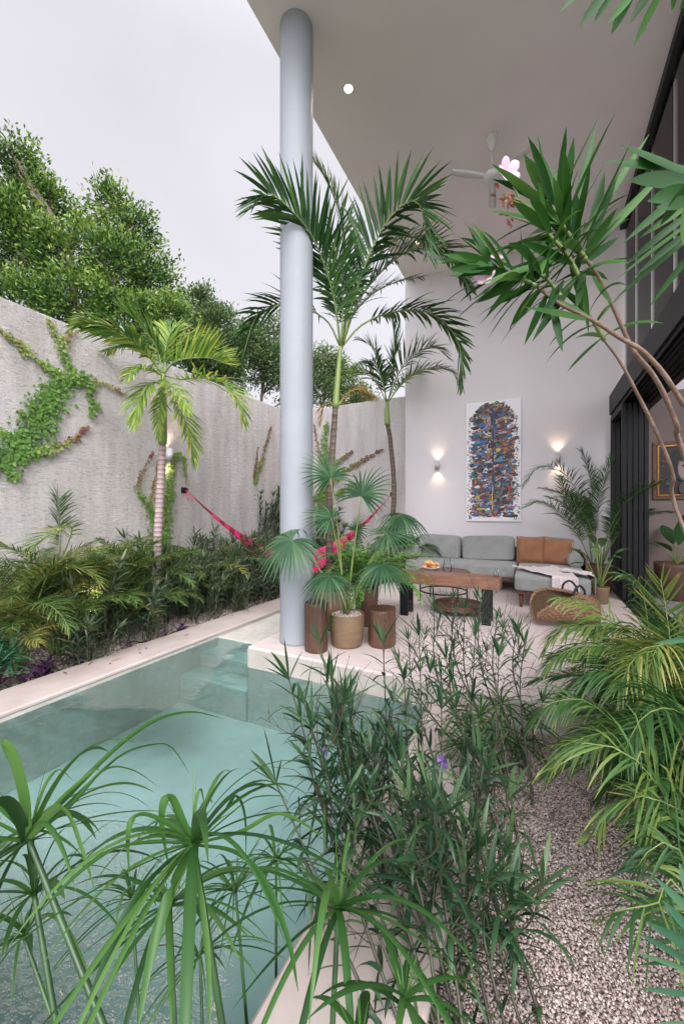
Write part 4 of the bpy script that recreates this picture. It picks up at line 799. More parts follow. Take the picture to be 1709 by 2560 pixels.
bt4 = [(815, 915, 15, 45), (850, 950, 15.2, 50), (800, 985, 14.6, 52), (870, 1000, 15, 45), (905, 1010, 15.4, 30)]
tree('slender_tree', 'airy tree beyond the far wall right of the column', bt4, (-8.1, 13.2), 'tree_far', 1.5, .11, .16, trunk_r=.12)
# ================================================================ palms
def palm(name, lab, path, r0, r1, mt, shaft, fr, m, n=36, Lm=.42, Wm=.034, rr=.012, loc=None, extra=None, shaft_r=None):
    t = thing(name, lab, 'palm tree', path[0] if loc is None else loc); b = MB(); P = spline(path, 40); k = len(P); rad = np.linspace(r0, r1, k); rad[:4] *= np.array((1.35, 1.22, 1.1, 1.03))
    tube(b, P, rad * (1 + .03 * np.sin(np.arange(k) * 2.1)), 20); b.build('trunk', M[mt], t)
    b = MB(); Q = spline(shaft, 14); sr = shaft_r or r1; tube(b, Q, sr * np.interp(np.linspace(0, 1, 14), [0, .1, .7, 1], [1.12, 1.18, .85, .6]), 18); b.build('crownshaft', M['crownshaft'], t)
    for f in fr:
        o = dict(n=n, Lm=Lm, Wm=Wm, rr=rr); mm = m; pts = f[0]
        if len(f) > 1: o.update(f[1]); mm = o.pop('m', m)
        b = MB(); frond(b, spline([at(*q) for q in pts], 30), **o); b.build('frond', [M[mm], M['rachis']], t)
    return t
c = c4
frs_ = [
 ([(850, 868, 4.4), (833, 740, 4.2), (785, 600, 3.85), (718, 515, 3.6), (668, 483, 3.5), (632, 520, 3.4)], dict(n=36, Lm=.60, Wm=.055, g=.22, vang=38, a0=50, a1=30, roll=.5)),
 ([(848, 862, 4.4), (815, 800, 4.5), (745, 762, 4.75), (690, 760, 4.8), (640, 790, 4.8), (604, 900, 4.7)], dict(n=30, Lm=.50, Wm=.055, g=.35, s0=.25)),
 ([(852, 862, 4.4), (866, 760, 4.45), (862, 640, 4.55), (845, 520, 4.6), (800, 425, 4.6), (783, 405, 4.6)], dict(n=36, Lm=.60, Wm=.036, g=-.05, vang=30, a0=42, a1=18, var=(.3, 1.1))),
 ([(856, 862, 4.4), (885, 745, 4.3), (930, 620, 4.2), (985, 530, 4.1), (1040, 500, 4.0), (1062, 570, 3.9), (1064, 640, 3.85)], dict(n=40, Lm=.62, Wm=.054, g=.2, vang=35, a0=48, a1=34, roll=-.4)),
 ([(856, 862, 4.4), (900, 745, 4.5), (985, 650, 4.6), (1065, 612, 4.7), (1125, 630, 4.8), (1172, 725, 4.9)], dict(n=44, Lm=.50, Wm=.05, g=.30, s0=.2)),
 ([(855, 866, 4.4), (900, 815, 4.5), (965, 785, 4.6), (1040, 775, 4.7), (1105, 800, 4.75), (1148, 865, 4.75), (1156, 965, 4.7)], dict(n=48, Lm=.46, Wm=.048, g=.40, s0=.22)),
 ([(852, 864, 4.4), (880, 790, 4.6), (930, 735, 4.9), (990, 705, 5.2), (1055, 692, 5.4)], dict(n=30, Lm=.42, Wm=.034, g=.3)),
 ([(850, 866, 4.4), (842, 790, 4.6), (826, 700, 4.9), (795, 640, 5.2), (770, 640, 5.4)], dict(n=26, Lm=.45, Wm=.036, g=.3)),
 ([(853, 864, 4.4), (875, 760, 4.6), (925, 660, 4.9), (990, 600, 5.2), (1060, 595, 5.5), (1115, 650, 5.7)], dict(n=34, Lm=.5, Wm=.04, g=.3)),
 ([(852, 864, 4.4), (856, 740, 4.3), (842, 640, 4.2), (810, 590, 4.1), (770, 590, 4.0)], dict(n=34, Lm=.46, Wm=.036, g=.45, var=(.2, 1))),
 ([(838, 1022, 4.38), (856, 1000, 4.4), (885, 975, 4.5), (935, 990, 4.6)], dict(n=24, Lm=.30, Wm=.02, g=.7, m='palm_dead', s0=.1, rr=.016)),
 ([(836, 1020, 4.38), (824, 1005, 4.4), (808, 1015, 4.4), (800, 1060, 4.3)], dict(n=16, Lm=.20, Wm=.015, g=.7, m='palm_dead', s0=.1)),
]
palm('palm_tree', 'tall slender palm in the terracotta pot behind the column', [(*c[:2], .36), at(822, 1300, 4.42), at(830, 1140, 4.4), at(838, 1018, 4.38)], .046, .031, 'trunk', [at(838, 1020, 4.38), at(844, 940, 4.4), at(851, 866, 4.4)], frs_, 'palm', loc=(c[0], c[1], .38), shaft_r=.031)
sbox('gravel_bed', (XI + .004, 6.6, -.6), (XD - .012, YB + .02, -.12), 'gravel')
b2 = (-2.72, 7.35)
fr2 = [
 ([(968, 1008, 7.6), (985, 930, 7.6), (985, 850, 7.6), (978, 790, 7.6)], dict(n=26, Lm=.55, Wm=.05, g=.05, vang=25, a0=40, a1=20)),
 ([(968, 1008, 7.6), (1000, 925, 7.4), (1045, 880, 7.2), (1085, 868, 7.0), (1115, 890, 6.9)], dict(n=32, Lm=.62, Wm=.035, g=.3)),
 ([(968, 1008, 7.6), (1000, 965, 7.5), (1040, 930, 7.3), (1090, 920, 7.1), (1130, 930, 6.9), (1145, 965, 6.8)], dict(n=34, Lm=.5, Wm=.03, g=.35)),
 ([(968, 1008, 7.6), (950, 930, 7.7), (930, 870, 7.8), (900, 850, 7.8)], dict(n=28, Lm=.6, Wm=.05, g=.3)),
 ([(966, 1008, 7.6), (940, 955, 7.6), (905, 930, 7.5), (865, 935, 7.4), (840, 975, 7.3)], dict(n=30, Lm=.5, Wm=.035, g=.3, m='palm_y', var=(.1, .6))),
 ([(966, 1008, 7.6), (955, 950, 7.4), (935, 910, 7.1), (910, 905, 6.9)], dict(n=26, Lm=.45, Wm=.04, g=.3)),
 ([(968, 1008, 7.6), (1010, 950, 7.8), (1050, 930, 8.0)], dict(n=24, Lm=.45, Wm=.035, g=.35, m='palm_y', var=(.2, .9))),
]
palm('palm_tree', 'slender palm growing in front of the far stucco wall beside the white wall', [(*b2, -.12), at(984, 1250, 7.75), at(976, 1110, 7.7), at(968, 1060, 7.62)], .055, .038, 'trunk', [at(968, 1062, 7.62), at(967, 1030, 7.6), at(968, 1005, 7.6)], fr2, 'palm', loc=(*b2, -.12), shaft_r=.05)
bl = onX(393, 1566, -4.40)
fr3 = [
 ([(408, 935, 5.1), (375, 895, 5.0), (325, 845, 4.8), (270, 820, 4.6), (225, 805, 4.5), (190, 815, 4.4)], dict(n=34, Lm=0.50, Wm=0.052, g=.35, vang=10)),
 ([(408, 935, 5.1), (392, 870, 5.1), (355, 815, 5.05), (325, 785, 5.0), (308, 775, 5.0)], dict(n=26, Lm=0.47, Wm=0.063, g=.2, vang=25, var=(.1, .6))),
 ([(410, 935, 5.1), (435, 905, 5.0), (480, 895, 4.9), (525, 895, 4.75), (560, 908, 4.6)], dict(n=34, Lm=0.58, Wm=0.039, g=.0, vang=48, a0=55, var=(.2, 1), roll=-.3)),
 ([(410, 938, 5.1), (450, 948, 4.9), (505, 945, 4.7), (560, 958, 4.5), (603, 1015, 4.35), (606, 1050, 4.3)], dict(n=38, Lm=0.47, Wm=0.039, g=.35, var=(.2, .95))),
 ([(410, 945, 5.1), (430, 985, 5.0), (458, 1040, 4.85), (478, 1100, 4.8), (484, 1155, 4.8)], dict(n=32, Lm=0.40, Wm=0.034, g=.5, var=(.2, 1.1))),
 ([(406, 945, 5.1), (392, 955, 4.9), (365, 970, 4.7), (345, 1010, 4.6), (335, 1060, 4.55)], dict(n=30, Lm=0.40, Wm=0.039, g=.6, var=(.3, .9))),
 ([(406, 940, 5.1), (380, 925, 4.8), (345, 920, 4.55), (315, 945, 4.4)], dict(n=28, Lm=0.36, Wm=0.034, g=.6)),
 ([(408, 935, 5.1), (412, 880, 5.2), (425, 830, 5.35), (445, 815, 5.5)], dict(n=26, Lm=0.45, Wm=0.041, g=.25, var=(.2, .9))),
 ([(408, 940, 5.1), (404, 985, 5.0), (398, 1040, 4.9), (395, 1090, 4.9)], dict(n=22, Lm=0.25, Wm=0.030, g=.6, var=(.3, .8))),
 ([(408, 938, 5.1), (440, 870, 5.3), (490, 840, 5.5), (530, 850, 5.6)], dict(n=30, Lm=.42, Wm=.036, g=.3, var=(.2, 1))),
 ([(408, 940, 5.1), (360, 880, 5.3), (310, 860, 5.4), (262, 880, 5.5)], dict(n=30, Lm=.42, Wm=.038, g=.4)),
 ([(408, 940, 5.1), (425, 960, 4.8), (450, 985, 4.55), (470, 1030, 4.4)], dict(n=28, Lm=.34, Wm=.032, g=.5, var=(.3, 1))),
]
palm('palm_tree', 'yellow-green palm with a pale ringed trunk in the bed by the left wall', [bl, at(392, 1400, 5.1), at(402, 1200, 5.15), at(406, 1108, 5.15)], .062, .043, 'trunk_pale', [at(406, 1110, 5.15), at(407, 1020, 5.12), at(408, 935, 5.1)], fr3, 'palm_y', rr=.011, loc=bl, shaft_r=.05)
# ================================================================ vines
def vine(name, lab, paths, plane, val, sgn):
    f = (lambda p: onX(p[0], p[1], val)) if plane == 'X' else (lambda p: onY(p[0], p[1], val)); loc = f(paths[0][0][0]); t = thing(name, lab, 'vine', loc); nn = np.array((1., 0, 0)) if plane == 'X' else np.array((0, -1., 0))
    b = MB(); l = MB()
    for pts, w0, w1, dens, v0, v1 in paths:
        P = spline([f(q) for q in pts], 40); P += rng.normal(0, .006, P.shape); ln = np.linalg.norm(np.diff(P, axis=0), axis=1).sum(); P2_ = P + nn * .012
        tube(b, P2_, np.linspace(.006, .003, 40), 5); k = int(ln * dens); s = rng.uniform(0, 1, k); B = resample(P, s); w = (w0 + (w1 - w0) * s) * np.interp(s, [0, .06, .9, 1], [.8, 1, .8, .3])
        tg_ = np.cross(nn, UP); off = rng.normal(0, 1, (k, 2)); B = B + (tg_ * off[:, :1] + UP * off[:, 1:]) * (w[:, None] * .5) + nn * rng.uniform(.012, .05, (k, 1))
        D = nrm(tg_ * rng.normal(0, .8, (k, 1)) - UP * rng.uniform(.1, 1.0, (k, 1)) + nn * rng.uniform(.05, .5, (k, 1))); sz = rng.uniform(.035, .068, k) * (1 - .35 * s) * (1 if w0 > .06 else .75)
        var = np.clip(v0 + (v1 - v0) * s + rng.normal(0, .07, k), 0, 1)
        Sd = nrm(np.cross(D, nn) + rng.normal(0, .25, (k, 3)))
        strips(l, B, D, Sd, sz, sz * .62, .25, 'oval', .2, var, 0, 3)
        for sg in (1, -1):
            D2 = nrm(D + Sd * sg * .8); strips(l, B, D2, nrm(np.cross(D2, nn)), sz * .72, sz * .42, .25, 'oval', .2, var, 0, 3)
    b.build('stem', M['twig'], t); l.build('foliage', M['ivy'], t)
V = []
V.append(([(0, 1147), (27, 1129), (67, 1098), (94, 1053), (112, 1009), (147, 964), (179, 946)], .17, .16, 420, .1, .3))
V.append(([(75, 1085), (100, 1040), (120, 1000), (150, 965)], .26, .22, 420, .1, .32))
V.append(([(175, 948), (210, 943), (222, 970), (232, 1015), (219, 1040)], .10, .07, 260, .15, .4))
V.append(([(152, 946), (112, 915), (67, 880), (27, 848), (-5, 822)], .07, .05, 210, .45, .68))
V.append(([(178, 940), (160, 893), (147, 857), (129, 826), (116, 800)], .08, .06, 180, .4, .62))
V.append(([(147, 857), (165, 842), (190, 830)], .03, .03, 120, .6, .8))
V.append(([(225, 953), (268, 964), (312, 986)], .05, .03, 130, .5, .9))
V.append(([(20, 1150), (67, 1129), (112, 1124), (170, 1103), (219, 1067)], .10, .03, 210, .2, .95))
V.append(([(60, 1105), (31, 1103), (0, 1078)], .09, .07, 240, .2, .45))
V.append(([(0, 1160), (18, 1180), (36, 1195)], .11, .09, 240, .15, .4))
vine('climbing_vine', 'large bright green vine branching over the upper left of the stucco wall', V, 'X', XW + .004, 1)
V = [([(385, 1400), (384, 1321), (376, 1277), (344, 1232)], .10, .09, 260, .2, .4), ([(344, 1232), (342, 1205), (358, 1170), (379, 1129)], .05, .03, 110, .6, .95), ([(372, 1265), (378, 1225), (388, 1185), (392, 1150)], .05, .03, 120, .6, .9),
     ([(402, 1390), (412, 1290), (420, 1220), (425, 1180), (430, 1145), (446, 1132)], .13, .12, 330, .25, .5), ([(455, 1140), (460, 1175), (466, 1214)], .05, .03, 130, .45, .7), ([(380, 1380), (372, 1400), (360, 1420)], .16, .2, 260, .3, .5)]
vine('climbing_vine', 'green and yellow vine behind the pale palm trunk, round the lit wall lamp', V, 'X', XW + .004, 1)
V = [([(634, 1200), (648, 1160), (662, 1110), (674, 1068)], .08, .03, 170, .45, .95), ([(632, 1195), (636, 1160), (643, 1116)], .05, .02, 110, .85, .98)]
vine('climbing_vine', 'thin reddish vine on the left stucco wall near the far corner', V, 'X', XW + .004, 1)
V = [([(800, 1300), (815, 1200), (814, 1154), (812, 1100), (818, 1057)], .18, .14, 260, .2, .45), ([(836, 1200), (860, 1180), (900, 1155), (935, 1135), (956, 1122)], .10, .03, 170, .45, .98), ([(836, 1160), (860, 1145), (883, 1126)], .08, .03, 150, .4, .9), ([(805, 1160), (795, 1120), (786, 1060)], .06, .02, 100, .5, .98), ([(840, 1240), (870, 1220), (905, 1205)], .12, .06, 150, .35, .6), ([(790, 1250), (800, 1240), (825, 1235)], .2, .2, 200, .3, .5)]
vine('climbing_vine', 'vine with red tips spreading over the far stucco wall behind the tall palm trunk', V, 'Y', YB + .026, 1)
# ================================================================ plant builders
def areca(name, lab, nf, H, m, seed, loc=(0, 0, 0), grp=None, Lm=.30, Wm=.022, n=30, spread=1.0, var=(0, 1), az=None, cat='palm', drp=(1.3, 2.1), dead=0, el0=(62, 84)):
    r = np.random.default_rng(seed); t = thing(name, lab, cat, loc, grp); L0 = np.array(loc, float)
    for k in range(nf):
        a = (k * 2.39996 + r.uniform(-.3, .3)) if az is None else r.uniform(*az); h = H * r.uniform(.7, 1.08); el = R(r.uniform(*el0)); P = arc(L0 + np.array((math.cos(a), math.sin(a), 0)) * .05, a, el, h * 1.35, r.uniform(*drp) * spread, 16, r.uniform(-.4, .4))
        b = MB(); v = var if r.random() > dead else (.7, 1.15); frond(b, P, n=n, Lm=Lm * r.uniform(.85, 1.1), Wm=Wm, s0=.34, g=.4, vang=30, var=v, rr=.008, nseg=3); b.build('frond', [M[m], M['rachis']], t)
    for k in range(4):
        a = r.uniform(0, 6.28); b = MB(); q = L0 + np.array((math.cos(a), math.sin(a), 0)) * .04; tube(b, [q, q + UP * H * .3 + np.array((math.cos(a), math.sin(a), 0)) * .03], [.016, .011], 8); b.build('stem', M['rachis'], t)
    return t
def leafy_stem(ls, lf, P, Ln, Wd, step=.05, g=.45, ang=55, r0=.0055, s0=.12, var=(0, 1), top=6, twigs=0, tw=None, nseg=4, bud=None):
    P = spline(P, 30); ln = np.linalg.norm(np.diff(P, axis=0), axis=1).sum(); T = nrm(np.gradient(P, axis=0)); tube(ls, P, np.linspace(r0, r0 * .45, 30), 6)
    s = np.arange(s0, .97, step / ln); k = len(s); B = resample(P, s); Ts = np.stack([np.interp(s, np.linspace(0, 1, 30), T[:, q]) for q in range(3)], 1)
    a0 = rng.uniform(0, 6.28); e1 = nrm(np.cross(Ts, np.array((.3, .9, .1)))); e2 = np.cross(Ts, e1)
    for sg in (0, math.pi):
        a = a0 + np.arange(k) * 1.65 + sg + rng.normal(0, .3, k); out_ = e1 * np.cos(a)[:, None] + e2 * np.sin(a)[:, None]; an = np.radians(ang + rng.normal(0, 12, k) - 20 * s)
        D = Ts * np.cos(an)[:, None] + out_ * np.sin(an)[:, None]; keep = rng.random(k) > .12
        strips(lf, B[keep], D[keep], np.cross(D, Ts)[keep], (Ln * rng.uniform(.6, 1.1, k) * np.interp(s, [0, .3, .85, 1], [.8, 1, .95, .6]))[keep], Wd * rng.uniform(.8, 1.15, keep.sum()), g * rng.uniform(.3, 1.5, keep.sum()), 'lance', .3, rng.uniform(*var, keep.sum()), 0, nseg)
    if top:
        a = np.arange(top) * 6.283 / top + rng.uniform(-.3, .3, top); out_ = e1[-1] * np.cos(a)[:, None] + e2[-1] * np.sin(a)[:, None]; an = np.radians(rng.uniform(12, 48, top)); D = T[-1] * np.cos(an)[:, None] + out_ * np.sin(an)[:, None]
        strips(lf, np.repeat(P[-1:], top, 0), D, np.cross(D, T[-1]), Ln * rng.uniform(.5, .95, top), Wd, g * .3, 'lance', .3, rng.uniform(.3, 1, top), 0, nseg)
    for q in range(twigs):
        i = rng.integers(14, 29); a = rng.uniform(0, 6.28); d = nrm(T[i] * .9 + (e1[0] * math.cos(a) + e2[0] * math.sin(a)) * .9); l = rng.uniform(.10, .24); p = P[i]; e = p + d * l + UP * .02; pth = spline([p, p + d * l * .5 + UP * .01, e], 6); tube(tw or ls, pth, np.linspace(.0016, .0009, 6), 4)
        for j in range(3):
            d2 = nrm(d + rng.normal(0, .45, 3) + UP * .15); e2_ = pth[3 + j % 3] + d2 * rng.uniform(.03, .08); tube(tw or ls, [pth[3 + j % 3], e2_], [.0011, .0009], 4); strips(bud or ls, e2_[None], d2[None], np.cross(d2, UP)[None], [.018], [.0042], 0, 'oval', .4, nseg=2)
def bush(name, lab, stems, h, Ln, Wd, m, seed, loc=(0, 0, 0), grp=None, cat='shrub', rad=.18, step=.05, lean=.25, ang=55, g=.45, ms='rachis_d', twigs=1, top=6, var=(0, 1)):
    global rng
    sv = rng; rng = np.random.default_rng(seed); t = thing(name, lab, cat, loc, grp); lf = MB(); L0 = np.array(loc, float)
    for k in range(stems):
        a = rng.uniform(0, 6.28); q = L0 + np.array((math.cos(a), math.sin(a), 0)) * rad * rng.uniform(.1, 1) ** .5; hh = h * rng.uniform(.7, 1.05); d = np.array((math.cos(a), math.sin(a), 0)) * lean * hh * rng.uniform(.3, 1.2)
        ls = MB(); leafy_stem(ls, lf, [q, q + d * .35 + UP * hh * .5, q + d + UP * hh], Ln, Wd, step, g, ang, twigs=twigs, top=top, var=var, nseg=3); ls.build('stem', M[ms], t)
    lf.build('foliage', M[m], t); rng = sv; return t
def rosette(name, lab, heads, m, seed, loc, Ln, Wd, n=26, g=.6, cat='shrub', grp=None, ms='rachis_d', el=(5, 75), prof='grass', h=.3, fold=.25):
    r = np.random.default_rng(seed); t = thing(name, lab, cat, loc, grp); L0 = np.array(loc, float)
    for k in range(heads):
        a = r.uniform(0, 6.28); c_ = L0 + np.array((math.cos(a), math.sin(a), 0)) * .16 * (heads > 1) * r.uniform(.3, 1.2) + UP * h * r.uniform(.6, 1.1); b = MB(); tube(b, spline([L0, (L0 + c_) / 2 + UP * .02, c_], 6), [.012, .010, .009, .009, .008, .007], 7); b.build('stem', M[ms], t)
        aa = np.arange(n) * 2.4 + r.uniform(0, 6); e = np.radians(np.linspace(el[0], el[1], n) + r.normal(0, 6, n)); D = np.stack((np.cos(aa) * np.cos(e), np.sin(aa) * np.cos(e), np.sin(e)), 1)
        b = MB(); strips(b, c_ - UP * .04 + UP * np.linspace(0, .05, n)[:, None], D, np.cross(D, UP), Ln * r.uniform(.7, 1.1, n), Wd, g * r.uniform(.4, 1.3, n), prof, fold, r.uniform(0, 1, n), 0, 5); b.build('leaf_rosette', M[m], t)
    return t
# ================================================================ planted bed along the left wall
ZB = -.19
def P_at(px, X): # bed point under image column px at distance X
    r = ray(px, 1280); k = X / r[0]; return (X, r[1] * k, ZB)
A1 = [(-10, -4.75, 1.05, 1), (95, -5.0, 1.0, 2), (190, -5.05, 1.25, 3), (255, -4.7, 1.0, 4), (330, -5.0, 1.0, 5), (470, -5.1, .95, 6), (545, -5.15, .95, 7)]
lbA = ['feathery palm clump at the left edge of the bed, beneath the large vine', 'yellowing feathery palm clump second from the left in the bed', 'taller feathery palm clump with an upright frond against the left wall', 'dark feathery palm clump left of the lit garden spotlight', 'feathery palm clump just left of the pale palm trunk', 'small yellow-green palm clump under the left hammock bracket', 'small yellow-green palm clump below the hammock cloth']
for (px, X, H_, sd), lb in zip(A1, lbA):
    areca('areca_palm', lb, 19, H_ * 1.15, 'areca_bed' if sd not in (4,) else 'areca', sd, P_at(px, X), 'feathery palm clumps in the left bed', Lm=.30, Wm=.018, n=38, var=(.1, .95), dead=.3 if sd in (1, 2, 6, 7) else .12, drp=(.9, 1.8))
for k, (px, X, H_, sd, lb) in enumerate(((40, -4.4, .75, 31, 'low feathery palm at the left end of the bed, in front of the yellowing clump'), (150, -4.45, .8, 32, 'feathery palm in front of the upright frond, left of the garden spotlight'), (300, -4.55, .8, 33, 'feathery palm just right of the garden spotlight'), (500, -4.8, .7, 34, 'low feathery palm in the bed below the hammock, behind the dark shrubs'), (590, -5.0, .7, 35, 'feathery palm at the far end of the bed beneath the hammock cloth'))):
    areca('areca_palm', lb, 16, H_, 'areca_bed', sd, P_at(px, X), 'feathery palm clumps in the left bed', Lm=.26, Wm=.017, n=34, var=(.05, .9), dead=.15, drp=(1.0, 1.9))
# two long fronds that stand out
for pts, lb in (([(146, 1420, 5.0), (149, 1330, 5.0), (146, 1260, 5.0), (138, 1225, 5.0), (118, 1200, 5.0)], 0), ([(150, 1410, 4.6), (180, 1330, 4.6), (170, 1318, 4.5), (110, 1345, 4.3), (60, 1380, 4.1), (0, 1360, 4.0)], 1), ([(95, 1500, 3.9), (120, 1440, 3.9), (160, 1420, 3.9), (215, 1425, 3.9), (250, 1455, 3.9)], 1)):
    b = MB(); frond(b, spline([at(*q) for q in pts], 30), n=30, Lm=.34, Wm=.022, g=.25, var=(.2, .8) if not lb else (.6, 1.1), s0=.25)
    tag(b.build('palm_frond', [M['areca'], M['rachis']]), ['single upright palm frond standing against the left stucco wall', 'long yellowing palm frond arching left over the bed', 'pale yellow palm frond arching over the lit garden spotlight'][[0, 1, 2][0 if not lb else (1 if pts[0][1] == 1410 else 2)]], 'palm frond')
pr = [bush('narrow_leaf_shrub', 'dark narrow-leaved shrub in the planted bed between the coping and the left wall', 16, .55 + .12 * k, .18, .021, 'bedleaf', 40 + k, P_at(-400, -4.3), 'narrow-leaved shrubs filling the left bed', rad=.26, lean=.35, step=.045, ang=58) for k in range(3)]
rb = np.random.default_rng(77); first = [1, 1, 1]
for k, (X, Y) in enumerate([(-4.05 - .12 * (i % 2), 2.35 + .335 * i) for i in range(17)] + [(-4.5, 2.5 + .43 * i) for i in range(13)] + [(-4.95, 3.0 + .6 * i) for i in range(8)]):
    if abs(Y - 3.42) < .28 and X > -4.6: continue
    if X > -4.3 and k % 3 == 1: continue
    j = k % 3; X += rb.uniform(-.06, .06); Y += rb.uniform(-.1, .1); sc = rb.uniform(.80, 1.0) if X > -4.3 else rb.uniform(1.1, 1.4)
    if Y > 6: sc *= .85
    rw = ('dark narrow-leaved shrub in the front row of the left bed, right behind the pool coping', 'narrow-leaved shrubs behind the coping') if X > -4.33 else ('dark narrow-leaved shrub in the middle of the left bed', 'narrow-leaved shrubs in the middle of the bed') if X > -4.75 else ('tall dark narrow-leaved shrub in the back row against the left stucco wall', 'narrow-leaved shrubs against the left wall')
    if first[j]: pr[j]['label'] = rw[0]; pr[j]['group'] = rw[1]
    if first[j]: pr[j].location = (X, Y, ZB); pr[j].scale = (sc,) * 3; first[j] = 0
    else: dup(pr[j], (X, Y, ZB), rb.uniform(0, 6.28), sc, rw[0], rw[1])
for (px, X, h_, lb) in ((382, -4.25, .42, 'bushy blue-green tuft of long leaves in front of the pale palm trunk'), (450, -4.5, .40, 'blue-green leafy tuft just right of the pale palm trunk'), (-10, -4.05, .30, 'blue-green tuft of lance leaves at the left edge by the coping'), (300, -4.75, .5, 'greyish tuft of narrow leaves left of the pale palm trunk')):
    rosette('lance_leaf_shrub', lb, 5, 'blue', int(px) + 99, P_at(px, X), .27, .026, 26, h=h_)
for k, (px, X, s_) in enumerate(((22, -3.95, 1), (48, -4.0, .9), (92, -3.98, 1.1), (112, -4.06, .8), (150, -3.98, 1.0), (183, -4.1, .9), (415, -3.95, .7), (440, -3.97, .7), (355, -4.02, .6))):
    rosette('purple_plant', ['small purple-leaved plant at the left edge of the coping', 'purple-leaved plant second along the coping from the left', 'bushy purple-leaved plant leaning on the coping near the left edge', 'small dark purple plant on the gravel behind the coping', 'purple-leaved plant below the dark green shrub on the coping', 'upright purple-leaved plant in front of the dark palm base', 'dark creeping purple plant on the coping right of the pale palm trunk', 'second dark creeping plant further right along the coping', 'small dark creeping plant before the pale palm trunk'][k], 2, 'purple', 200 + k, P_at(px, X), .15 * s_, .034 * s_, 9, .5, cat='plant', prof='lance', h=.05, el=(0, 60), ms='rachis_d')
# tall shrubs in the far corner and plants along the far wall
for (px, Y, h_, lb, sd) in ((635, 7.1, 1.95, 'tall dark shrub in the far left corner, left of the column', 1), (680, 7.35, 2.3, 'tallest dark shrub in the far corner, partly behind the column', 2), (800, 7.5, 1.5, 'dark shrub against the far wall between the column and the palm trunk', 3), (605, 7.2, 1.2, 'low dark shrub behind the pink hammock cloth', 4)):
    r = ray(px, 1280); q = O + r * (Y / r[1]); q[2] = ZB
    bush('tall_shrub', lb, 22, h_, .2, .026, 'bedleaf' if sd != 2 else 'oleander', 60 + sd, q, cat='shrub', rad=.32, lean=.2, step=.05, ang=50, twigs=0, top=9)
for (x, y, h_, lb, sd) in ((-2.85, 7.0, .85, 'yellow-green palm clump at the foot of the far wall behind the palm trunks', 8), (-3.15, 7.5, .8, 'small palm clump against the far wall left of the slender palm', 9), (-4.2, 7.4, .8, 'palm clump against the far wall directly behind the column', 10)):
    areca('areca_palm', lb, 12, h_, 'areca', sd, (x, y, -.13), 'feathery palm clumps near the far wall', Lm=.26, Wm=.018, n=26, dead=.1)
for k, (x, y) in enumerate(((-3.0, 6.75), (-2.7, 6.8), (-3.25, 7.0))):
    q_ = dup(pr[k], (x, y, -.13), k * 1.3, .9, 'narrow-leaved shrub at the end of the pool channel, ' + ['in the middle of the row', 'nearest the terrace', 'nearest the left bed'][k])
# ================================================================ potted plants
t = thing('fan_palm', 'fan palm with broad pleated leaves growing in the tan pebble-filled pot', 'palm', (c2[0], c2[1], .29)); q0 = np.array((c2[0], c2[1], .29))
fl = [(729, 1352, 3.45, (-.35, -.2, -.3), (-.35, -.75, .45), 122), (822, 1441, 3.42, (0, -.8, -.35), (0, -.35, .95), 100), (957, 1413, 3.45, (.2, -.8, -.3), (.1, -.45, .9), 104),
      (903, 1241, 3.7, (.5, .1, .85), (-.55, -.65, .45), 100), (826, 1196, 3.75, (-.5, .1, .85), (.6, -.75, .35), 92), (828, 1297, 3.65, (-.85, 0, .35), (.3, -.6, .7), 84), (968, 1335, 3.62, (.9, 0, .2), (-.1, -.45, .9), 92), (1000, 1290, 3.8, (.9, -.2, -.2), (.15, -.4, .85), 100), (890, 1330, 3.9, (.3, -.2, .4), (.2, -.5, .8), 60)]
for (px, py, d, A_, N_, r_) in fl:
    gg_ = 1.0 if A_[2] < 0 else .45; sp_ = 150 if A_[2] < .3 else 105
    hb = at(px, py, d); b = MB(); mid = (q0 + hb) / 2 + UP * .08; A_ = np.array(A_, float); A_ = RT * A_[0] + FW * A_[1] + UP * A_[2]; N_ = RT * N_[0] + FW * N_[1] + UP * N_[2]
    fan_leaf(b, hb, A_, N_, pxr(r_, d) * 1.0, n=30 if sp_ > 120 else 22, span=sp_, g=gg_, petiole=[q0 + rng.normal(0, .012, 3), mid, hb]); b.build('frond', [M['fan'], M['rachis']], t)
t = thing('fern', 'dense green fern with drooping fronds in the dark pot behind the reddish stool', 'fern', (c5[0], c5[1], .42)); q0 = np.array((c5[0], c5[1], .42)); fr_ = np.random.default_rng(9)
for k in range(78):
    a = k * 2.4; el = R(fr_.uniform(35, 89)); ln = fr_.uniform(.6, 1.1); b = MB(); P = arc(q0 + np.array((math.cos(a), math.sin(a), 0)) * .04, a, el, ln, fr_.uniform(1.2, 2.6), 14); frond(b, P, n=34, Lm=.085, Wm=.030, s0=.1, a0=75, a1=60, vang=8, g=.35, rr=.003, nseg=2, tipL=.2); b.build('frond', [M['fern'], M['rachis']], t)
